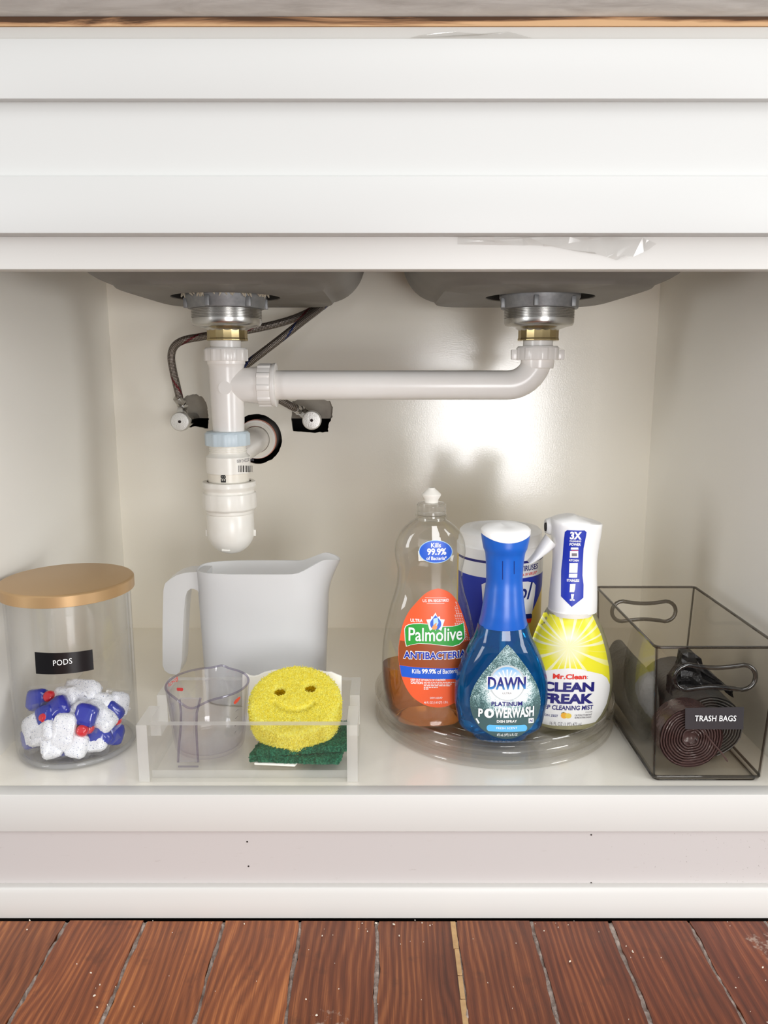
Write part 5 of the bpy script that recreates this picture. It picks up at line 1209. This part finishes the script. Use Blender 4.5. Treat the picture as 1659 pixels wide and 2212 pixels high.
MB().loft(rg).build('trigger', M['white_plastic'], b3)
bl = decal(SH, [(1220, 1149), (1225, 1145), (1263, 1145.7), (1267, 1150), (1266, 1157), (1259, 1174), (1254.6, 1185), (1253, 1199.5), (1254, 1219), (1258, 1243), (1260.5, 1263), (1260, 1291), (1234.7, 1311), (1211.5, 1288), (1212, 1233), (1215, 1206), (1218, 1166)], 'head_label', M['ink_royal'], b3, 0.0003); bl['label'] = 'blue pointed label on the white head'
text(SH, '3X', (1231, 1148.5, 1256.5, 1165.5), 'lettering', M['ink_white'], bl, 0.045, off=0.0006)
text(SH, 'CLEANING', (1230, 1167, 1255, 1171), 'lettering', M['ink_palewhite'], bl, 0.03, off=0.0006)
text(SH, 'POWER', (1230, 1173, 1254.5, 1179), 'lettering', M['ink_white'], bl, 0.04, off=0.0006)
decal_many(SH, [[(1233, 1182.5), (1249, 1182.5), (1249.5, 1187), (1232.5, 1187)], [(1231, 1190), (1249, 1190), (1249, 1204.5), (1230.5, 1204.5)], [(1230, 1216), (1248, 1216), (1247, 1237), (1229, 1237)], [(1229, 1239), (1247, 1239), (1246.5, 1247.5), (1228.5, 1247.5)], [(1231, 1261), (1243, 1261), (1242, 1272), (1238.5, 1272), (1240, 1279), (1230, 1279), (1234, 1272), (1232, 1272)], [(1233, 1283), (1240, 1283), (1238, 1294), (1234, 1294)]], 'appliance_icon', M['ink_palewhite'], bl, 0.0005)
decal_many(SH, [[(1235, 1195), (1246, 1195), (1246, 1201), (1235, 1201)]], 'icon_window', M['ink_gray'], bl, 0.0007)
decal_many(SH, [[(1234, 1188), (1249, 1188), (1249, 1189.2), (1234, 1189.2)]], 'icon_stripe', M['ink_pinkred'], bl, 0.0007)
for w, bx in (('KITCHEN', (1229, 1208, 1250, 1212.5)), ('STAINLESS', (1224, 1251, 1251, 1256.5)), ('SINK', (1230.5, 1293.5, 1242, 1297.5))): text(SH, w, bx, 'lettering', M['ink_white'], bl, 0.03, off=0.0007)
def tab_outline(tab, y0, y1, k=0.965):
    ys = np.linspace(y0, y1, 26); T = np.array(tab); l = np.interp(ys, T[:, 0], T[:, 1]); r = np.interp(ys, T[:, 0], T[:, 2]); c = (l + r) / 2
    return [(c_ + (a - c_) * k, y) for c_, a, y in zip(c, l, ys)] + [(c_ + (b - c_) * k, y) for c_, b, y in list(zip(c, r, ys))[::-1]]
sxz = S3.at(1228, 1398); M['sunray'] = rays_label(sxz[0] - X3, sxz[1] - ZF)
lb3 = decal(S3, tab_outline(tabm, 1323, 1558, 0.955), 'front_label', M['sunray'], b3, 0.0003); lb3['label'] = 'yellow sunray label with a white lower half'
T3 = tab_outline(tabm, 1449, 1559, 0.966); n3 = len(T3) // 2
white = [(T3[i][0], T3[i][1]) for i in range(n3)] + [T3[i] for i in range(n3, len(T3) - 5)]
wl3 = [p for p in white if p[1] > 1448] ; top = [(1317, 1478), (1311, 1464), (1300, 1456), (1285, 1452.5), (1268, 1450), (1255, 1445), (1228, 1443), (1200, 1445), (1180, 1448), (1160, 1450)]
rgt = [p for p in T3[n3:] if p[1] > 1480]; lft = [p for p in T3[:n3]]
decal(S3, lft + rgt + top, 'white_field', M['ink_palewhite'], lb3, 0.0007)
text(S3, 'Mr.Clean', (1194, 1455.5, 1266.5, 1467), 'lettering', M['ink_red'], lb3, 0.035, off=0.0011)
text(S3, ':', (1267.5, 1460, 1269.5, 1466), 'lettering', M['ink_gray'], lb3, 0.02, off=0.0011)
text(S3, 'CLEAN', (1170, 1473.5, 1283, 1494.5), 'lettering', M['ink_navy'], lb3, 0.05, off=0.0011)
text(S3, 'FREAK', (1170, 1498.5, 1281.5, 1520), 'lettering', M['ink_navy'], lb3, 0.05, off=0.0011)
text(S3, 'DEEP CLEANING MIST', (1158, 1523.5, 1281, 1533.5), 'lettering', M['ink_navy'], lb3, 0.025, shear=0.1, off=0.0010)
text(S3, 'LEMON ZEST', (1162, 1541.5, 1205, 1546.5), 'lettering', M['ink_navy'], lb3, 0.01, off=0.0011)
text(S3, 'CLEANER', (1264, 1536, 1279, 1538.5), 'lettering', M['ink_gray'], lb3, 0.0, off=0.0011)
text(S3, 'CAUTION: EYE IRRITANT', (1241, 1542, 1278, 1546), 'lettering', M['ink_gray'], lb3, 0.01, off=0.0011)
text(S3, 'SEE PRECAUTIONS ON BACK', (1241, 1547.5, 1277, 1551), 'lettering', M['ink_gray'], lb3, 0.01, off=0.0011)
text(S3, '16 FL OZ (1 PT) 473 mL', (1187, 1560.0, 1257, 1569.5), 'lettering', M['ink_gray'], b3, 0.0, off=0.0011)
decal(S3, ellipse(1218.5, 1545, 7.5, 6.5, 24), 'fruit_print', M['ink_lemon'], lb3, 0.0010); decal(S3, ellipse(1227, 1545.5, 7, 5.5, 24), 'fruit_print', M['ink_yellow'], lb3, 0.0012)
decal(S3, [(1211, 1540), (1217, 1537), (1223, 1540), (1217, 1541)], 'leaf_print', M['ink_leaf'], lb3, 0.0010)

# ------------------------------------------------------------------ wipes canister
X4, Y4, R4 = 0.1520, 0.2380, 0.0555
b4 = thing('wipes_canister', 'white, blue and yellow canister of wipes behind the blue spray bottle', 'canister', (X4, Y4, ZF))
z4 = lambda y: float(P(1076, y, Y4 - R4)[2])
zl4 = z4(1212)
MB().lathe(X4, Y4, [(R4 - 0.002, ZF), (R4, ZF + 0.003), (R4, zl4), (R4 - 0.002, zl4 + 0.002)], 96).build('canister_body', M['ink_yellow'], b4)
MB().lathe(X4, Y4, [(R4 + 0.0008, zl4 - 0.001), (R4 + 0.0010, zl4 + 0.012), (R4 - 0.001, zl4 + 0.0135), (R4 - 0.001, zl4 + 0.019), (R4 - 0.002, zl4 + 0.0205), (R4 - 0.0025, zl4 + 0.028), (R4 - 0.006, zl4 + 0.0315), (R4 - 0.016, zl4 + 0.033), (R4 - 0.020, zl4 + 0.0305), (R4 - 0.030, zl4 + 0.030), (1e-4, zl4 + 0.030)], 96, True, False).build('lid', M['white_plastic'], b4)
S4 = Surf(X4, Y4, [ZF, 0.25], [R4, R4], [R4, R4])
def wrap(name, z0f, z1f, mat, off, u0=-0.985, u1=0.985, n=60):
    mb = MB(); vs = []; fs = []
    for i in range(n + 1):
        t = math.asin(u0) + (math.asin(u1) - math.asin(u0)) * i / n; x = X4 + (R4 + off) * math.sin(t); y = Y4 - (R4 + off) * math.cos(t); vs += [(x, y, z0f(math.sin(t))), (x, y, z1f(math.sin(t)))]
        if i: k = 2 * i; fs.append((k - 2, k, k + 1, k - 1))
    return mb.add(vs, fs).build(name, mat, b4)
zb1 = zl4 - 0.0045; zb2 = zl4 - 0.0230
wrap('stripe', lambda u: zb1, lambda u: zl4 - 0.001, M['ink_navy'], 0.0002)
wrap('white_band', lambda u: zb2, lambda u: zb1 + 0.0001, M['ink_palewhite'], 0.0003)
wrap('blue_field', lambda u: ZF + 0.080 + (0.030 * max(0, u - 0.15) * 3 if u > 0.15 else -0.012 * (u + 0.2)), lambda u: zb2 + 0.0001, M['ink_royal'], 0.0002)
text(S4, 'COLD & FLU VIRUSES', (1052, 1224, 1161.5, 1236), 'lettering', M['ink_navy'], b4, 0.02, off=0.0006)
text(S4, 'COVID-19 VIRUS*', (1110, 1237.5, 1159.5, 1244.5), 'lettering', M['ink_red'], b4, 0.02, off=0.0006)
em = decal(S4, [(1040, 1262), (1052, 1257), (1080, 1256), (1110, 1256), (1140, 1256), (1153, 1258), (1157, 1264), (1155, 1285), (1149, 1325), (1142, 1333), (1060, 1333), (1044, 1320)], 'emblem', M['ink_palewhite'], b4, 0.0005)
text(S4, 'Lysol', (1060, 1262, 1150, 1310), 'lettering', M['ink_darkblue'], em, 0.01, shear=0.32, off=0.0008)
decal(S4, rrect(1100, 1325, 1149, 1335.5, 3), 'pill', M['ink_darkblue'], b4, 0.0007); decal(S4, [(1118, 1335.5), (1148.5, 1335.5), (1146, 1345), (1118, 1345)], 'pill', M['ink_red'], b4, 0.0007)

# ------------------------------------------------------------------ smoke-grey bin with trash bags
bn = thing('storage_bin', 'smoky clear plastic bin with oval handle holes and a TRASH BAGS label', 'storage bin', (0.352, 0.138, 0))
BZ = 0.1550; bxt = (0.2842, 0.4180); bxb = (0.2915, 0.4110); byf, byb = 0.0233, 0.2540; byfb, bybb = 0.0255, 0.2500
TK = 0.0022
def binring(z, inset=0.0, m=12, rc=0.006):
    f = z / BZ; x0 = bxb[0] + (bxt[0] - bxb[0]) * f + inset; x1 = bxb[1] + (bxt[1] - bxb[1]) * f - inset; y0 = byfb + (byf - byfb) * f + inset; y1 = bybb + (byb - bybb) * f - inset
    out = []
    for cx, cy, a in ((x1 - rc, y1 - rc, 0), (x0 + rc, y1 - rc, 90), (x0 + rc, y0 + rc, 180), (x1 - rc, y0 + rc, 270)):
        for i in range(5): t = R_(a + 22.5 * i); out.append((cx + rc * math.cos(t), cy + rc * math.sin(t), z))
    return out
def hole_pts(zc, xc, hw, hh, n=10):
    o = []
    for i in range(n + 1): t = R_(-90 + 180 * i / n); o.append((xc + hw - hh + hh * math.cos(t), zc + hh * math.sin(t)))
    for i in range(1, 8): u = i / 8; o.append((xc + (hw - hh) * (1 - 2 * u), zc + hh * (1 - 0.22 * math.sin(math.pi * u))))
    for i in range(n + 1): t = R_(90 + 180 * i / n); o.append((xc - hw + hh + hh * math.cos(t), zc + hh * math.sin(t)))
    for i in range(1, 8): u = i / 8; o.append((xc - (hw - hh) * (1 - 2 * u), zc - hh * (1 - 0.22 * math.sin(math.pi * u))))
    return o
ha, hb = P(1452, 1465, byf), P(1640, 1465, byf); hzc = float(P(1545, 1464.5, byf)[2]); hxc = (ha[0] + hb[0]) / 2; hhw = (hb[0] - ha[0]) / 2 - 0.003; hhh = 0.0140
def end_wall(name, y_t, y_b, sgn):
    f = lambda z: y_b + (y_t - y_b) * z / BZ
    o = [(bxb[0] + 0.004, 0.004), (bxb[1] - 0.004, 0.004), (bxt[1] - 0.004, BZ), (bxt[0] + 0.004, BZ)]
    bm = poly_holes(o, [hole_pts(hzc, hxc, hhw, hhh)], 0.0, TK); mb = MB(); bm.verts.index_update()
    mb.add([(v.co.x, f(v.co.z) + sgn * v.co.y, v.co.z) for v in bm.verts], [[v.index for v in q.verts] for q in bm.faces]); bm.free()
    ob = mb.build(name, M['smoke'], bn, smooth=False)
    hp = [(x, f(z) + sgn * TK * 0.5, z) for x, z in hole_pts(hzc, hxc, hhw, hhh)]
    h = MB().tube(hp, 0.0026, 10, close=True).build('handle_rim', M['smoke_edge'], ob); return ob
end_wall('front_wall', byf, byfb, 1); end_wall('rear_wall', byb, bybb, -1)
for s, xt, xb in ((1, bxt[0], bxb[0]), (-1, bxt[1], bxb[1])):
    v = [(xb, byfb + 0.003, 0.004), (xb, bybb - 0.003, 0.004), (xt, byb - 0.003, BZ), (xt, byf + 0.003, BZ)]
    mb = MB(); mb.add(v + [(x + s * TK, y, z) for x, y, z in v], [(0, 1, 2, 3), (7, 6, 5, 4), (0, 4, 5, 1), (1, 5, 6, 2), (2, 6, 7, 3), (3, 7, 4, 0)]); mb.build('side_wall', M['smoke'], bn, smooth=False)
MB().loft([binring(0.0045, 0.002), binring(0.0070, 0.002)]).build('floor_panel', M['smoke'], bn, smooth=False)
MB().loft([binring(0.0005, 0.004), binring(0.0045, 0.003), binring(0.0045, 0.006), binring(0.0005, 0.0065)], False, False, closed=True).build('foot_ring', M['smoke'], bn)
MB().tube(binring(0.0058, 0.0012), 0.0016, 8, close=True).build('bottom_edge', M['smoke_edge'], bn)
MB().tube(binring(0.0008, 0.004), 0.0007, 6, close=True).build('foot_edge', M['smoke_edge'], bn)
MB().tube(binring(BZ - 0.0004, 0.0008), 0.0017, 8, close=True).build('top_rim', M['smoke_edge'], bn)
for k in (2, 7, 12, 17):
    a, b = binring(0.005, 0.0012)[k], binring(BZ, 0.0008)[k]; MB().tube([a, b], 0.0013, 8).build('corner_edge', M['smoke_edge'], bn)
SF = Flat(byf - 0.0002)
def fr(px, py):
    q = P(px, py, byf + 0.001); return (q[0], byfb + (byf - byfb) * q[2] / BZ, q[2])
lbq = [fr(1480, 1529), fr(1607, 1527), fr(1605.5, 1575.5), fr(1480, 1575)]
mb = MB(); mb.add([(x, y - 0.0004, z) for x, y, z in lbq] + [(x, y - 0.0001, z) for x, y, z in lbq], [(0, 1, 2, 3), (7, 6, 5, 4), (0, 4, 5, 1), (1, 5, 6, 2), (2, 6, 7, 3), (3, 7, 4, 0)])
lb5 = mb.build('label', M['ink_duskygray'], bn, smooth=False); lb5['label'] = 'dark grey label'
text(Flat(byf + 0.0004), 'TRASH BAGS', (1500.5, 1545, 1590, 1557.5), 'lettering', M['ink_white'], lb5, 0.01, off=0.0006, space=1.03)
# rolls of bags
def roll(name, label, px, py, yc, r, y0, y1, mat, seed, sq=1.0, turns=9, tail=None):
    q = P(px, py, y0); X, Z = min(float(q[0]), 0.4060 - r * 1.03), max(float(q[2]), r * sq + 0.0085); t = thing(name, label, 'bag roll', (X, yc, Z - r * sq), 'rolls of trash bags in the smoky bin')
    rg_ = np.random.default_rng(seed); mb = MB(); n = 56
    wob = [1 + rg_.normal(0, 0.012) for _ in range(n)]; wob = [(wob[i - 1] + wob[i] + wob[(i + 1) % n]) / 3 for i in range(n)]
    ring = lambda y, k: [(X + r * k * wob[j] * math.cos(2 * math.pi * j / n), y + rg_.normal(0, 0.0004), Z + r * sq * k * wob[j] * math.sin(2 * math.pi * j / n)) for j in range(n)]
    ks = np.linspace(1, 0.22, turns * 2); rgs = [ring(y1, k) for k in (0.25, 0.6, 0.96)] + [ring(y1 - 0.002, 1.0), ring(y0 + 0.003, 1.0)] + [ring(y0 + (0.0 if i % 2 == 0 else 0.0042), k) for i, k in enumerate(ks)]
    mb.loft(rgs).build('roll_body', mat, t, angle=70)
    pts = []
    for i in range(turns * 26): a = 2 * math.pi * i / 26; k = 0.97 - 0.76 * i / (turns * 26); pts.append((X + r * k * math.cos(a + seed), y0 - 0.0006 + 0.0010 * math.sin(5 * a), Z + r * k * sq * math.sin(a + seed)))
    MB().tube(pts, 0.0008, 5).build('spiral_edge', mat, t)
    return t, X, Z
r1, RX, RZ = roll('trash_bag_roll', 'plum-black roll of trash bags at the front left of the bin', 1493, 1594, 0.046, 0.0345, 0.031, 0.0610, M['bag_purple'], 2)
mb = MB(); mb.tube(spline([(RX + 0.010, 0.0305, RZ + 0.012), (RX + 0.022, 0.0300, RZ - 0.004), (RX + 0.033, 0.0295, RZ - 0.016), (RX + 0.041, 0.0290, RZ - 0.027)], 5), [0.0010] * 15 + [0.0004], 6); mb.build('loose_edge', M['bag_purple'], r1)
r2, R2X, R2Z = roll('trash_bag_roll', 'dark grey roll of trash bags behind the label, right of the plum roll', 1580, 1572, 0.125, 0.0385, 0.0640, 0.190, M['bag_gray'], 5, 0.95)
# black flap of bag standing up out of the grey roll
rb = np.random.default_rng(4); fl_px = [(1448, 1500), (1452, 1462), (1470, 1440), (1474, 1412), (1486, 1408), (1500, 1411), (1512, 1422), (1520, 1440), (1545, 1460), (1566, 1478), (1590, 1492), (1606, 1505)]
bf = thing('bag_flap', 'crumpled black bag rising to a ragged point behind the bin handle hole', 'trash bag', tuple(P(1520, 1515, 0.085)))
top_ = [P(x, y, 0.088) for x, y in fl_px]; mb = MB(); rgf = []
for d in (0.0, 0.006, 0.012):
    rgf.append([(a[0], 0.088 + d + rb.normal(0, 0.0025), max(a[2], 0.02)) for a in top_])
vs = []; fs = []; N_ = len(top_); K_ = 8
for side, yo in ((0, 0.0), (1, 0.014)):
    for k in range(K_ + 1):
        for i, a in enumerate(top_):
            z = a[2] + (RZ + 0.030 - a[2]) * (k / K_); vs.append((min(a[0], 0.400) + rb.normal(0, 0.0006), 0.088 + yo + rb.normal(0, 0.0022), min(z, a[2])))
ix = lambda s, k, i: s * (K_ + 1) * N_ + k * N_ + i
for s in (0, 1):
    for k in range(K_):
        for i in range(N_ - 1): fs.append((ix(s, k, i), ix(s, k, i + 1), ix(s, k + 1, i + 1), ix(s, k + 1, i)))
for i in range(N_ - 1): fs += [(ix(0, 0, i), ix(1, 0, i), ix(1, 0, i + 1), ix(0, 0, i + 1)), (ix(0, K_, i), ix(0, K_, i + 1), ix(1, K_, i + 1), ix(1, K_, i))]
for k in range(K_): fs += [(ix(0, k, 0), ix(0, k + 1, 0), ix(1, k + 1, 0), ix(1, k, 0)), (ix(0, k, N_ - 1), ix(1, k, N_ - 1), ix(1, k + 1, N_ - 1), ix(0, k + 1, N_ - 1))]
mb.add(vs, fs).build('crumpled_film', M['bag_black'], bf, smooth=False)
r3 = thing('trash_bag_roll', 'grey textured bag roll lying against the left side wall of the bin', 'bag roll', (0.3105, 0.17, 0.0075), 'rolls of trash bags in the smoky bin')
mb = MB(); rg = []
for y, k in ((0.104, 0.3), (0.104, 0.9), (0.108, 1.0), (0.14, 1.03), (0.18, 1.0), (0.225, 1.02), (0.232, 0.95), (0.233, 0.3)):
    rg.append([(0.3105 + 0.0145 * k * math.cos(2 * math.pi * j / 40), y, 0.0075 + 0.0415 + 0.041 * k * math.sin(2 * math.pi * j / 40)) for j in range(40)])
mb.loft(rg).build('roll_body', M['bag_lightgray'], r3, angle=60)

# ------------------------------------------------------------------ tape strips and crumbs
def tape(label, poly, y0, name='tape_strip', amp=0.0014, seed=1):
    r = np.random.default_rng(seed); q = [P(x, y, y0) for x, y in poly]
    bm = bmesh.new(); bm.faces.new([bm.verts.new((a[0], 0, a[2])) for a in q]); bmesh.ops.triangulate(bm, faces=bm.faces)
    for ax in (0, 2):
        c = [v.co[ax] for v in bm.verts]; lo, hi = min(c), max(c); st = 0.006; k = int((hi - lo) / st)
        for i in range(1, k + 1):
            co = [0, 0, 0]; no = [0.0, 0, 0.0]; co[ax] = lo + (hi - lo) * i / (k + 1); no[ax] = 1; no[2 - ax] = r.normal(0, 0.25)
            bmesh.ops.bisect_plane(bm, geom=bm.verts[:] + bm.edges[:] + bm.faces[:], plane_co=co, plane_no=no, dist=1e-7)
    for v in bm.verts: v.co.y = y0 - abs(r.normal(0, amp)) - 0.0002
    bm.verts.index_update(); mb = MB(); mb.add([v.co[:] for v in bm.verts], [[v.index for v in f.verts] for f in bm.faces]); bm.free()
    o = mb.build(name, M['tape'], None, smooth=False); tag(o, label, 'tape', 'clear tape remnants on the cabinet front'); return o
tape('long wrinkled clear tape strip on the rail above the cabinet opening', [(988, 513.5), (1130, 512.5), (1300, 512.5), (1385, 514), (1417, 527), (1400, 540), (1366, 555), (1345, 552), (1332, 563), (1312, 556), (1288, 550), (1285, 545), (1240, 541), (1190, 533), (1110, 530), (988, 528)], -0.0004, seed=3)
tape('short clear tape scrap at the top edge of the drawer front', [(884, 83), (905, 77), (945, 72), (988, 69), (1010, 72), (1050, 76), (1075, 75), (1098, 69), (1118, 75), (1150, 83)], -0.0006, seed=5, amp=0.0008)
mb = MB(); rc = np.random.default_rng(8)
for _ in range(110):
    x = rc.uniform(-0.43, 0.43); y = -rc.uniform(0.012, 0.22) if rc.random() < .75 else -rc.uniform(0.012, 0.03); s = 0.00022 + 0.0008 * rc.random() ** 3; a = rc.uniform(0, 6.28); l = rc.uniform(1, 2.4)
    c, d = math.cos(a), math.sin(a); z = -0.1388
    ring = lambda h, k: [(x + k * s * (l * math.cos(t) * c - math.sin(t) * d), y + k * s * (l * math.cos(t) * d + math.sin(t) * c), z + h) for t in np.linspace(0, 6.28, 6)[:-1]]
    mb.loft([ring(-0.0006, 1.0), ring(s * 0.5, 0.7)])
o = mb.build('floor_crumbs', M['crumb'], None, smooth=False); o['kind'] = 'stuff'; o['label'] = 'tiny pale crumbs and flecks scattered over the brown floorboards'; o['category'] = 'crumbs'
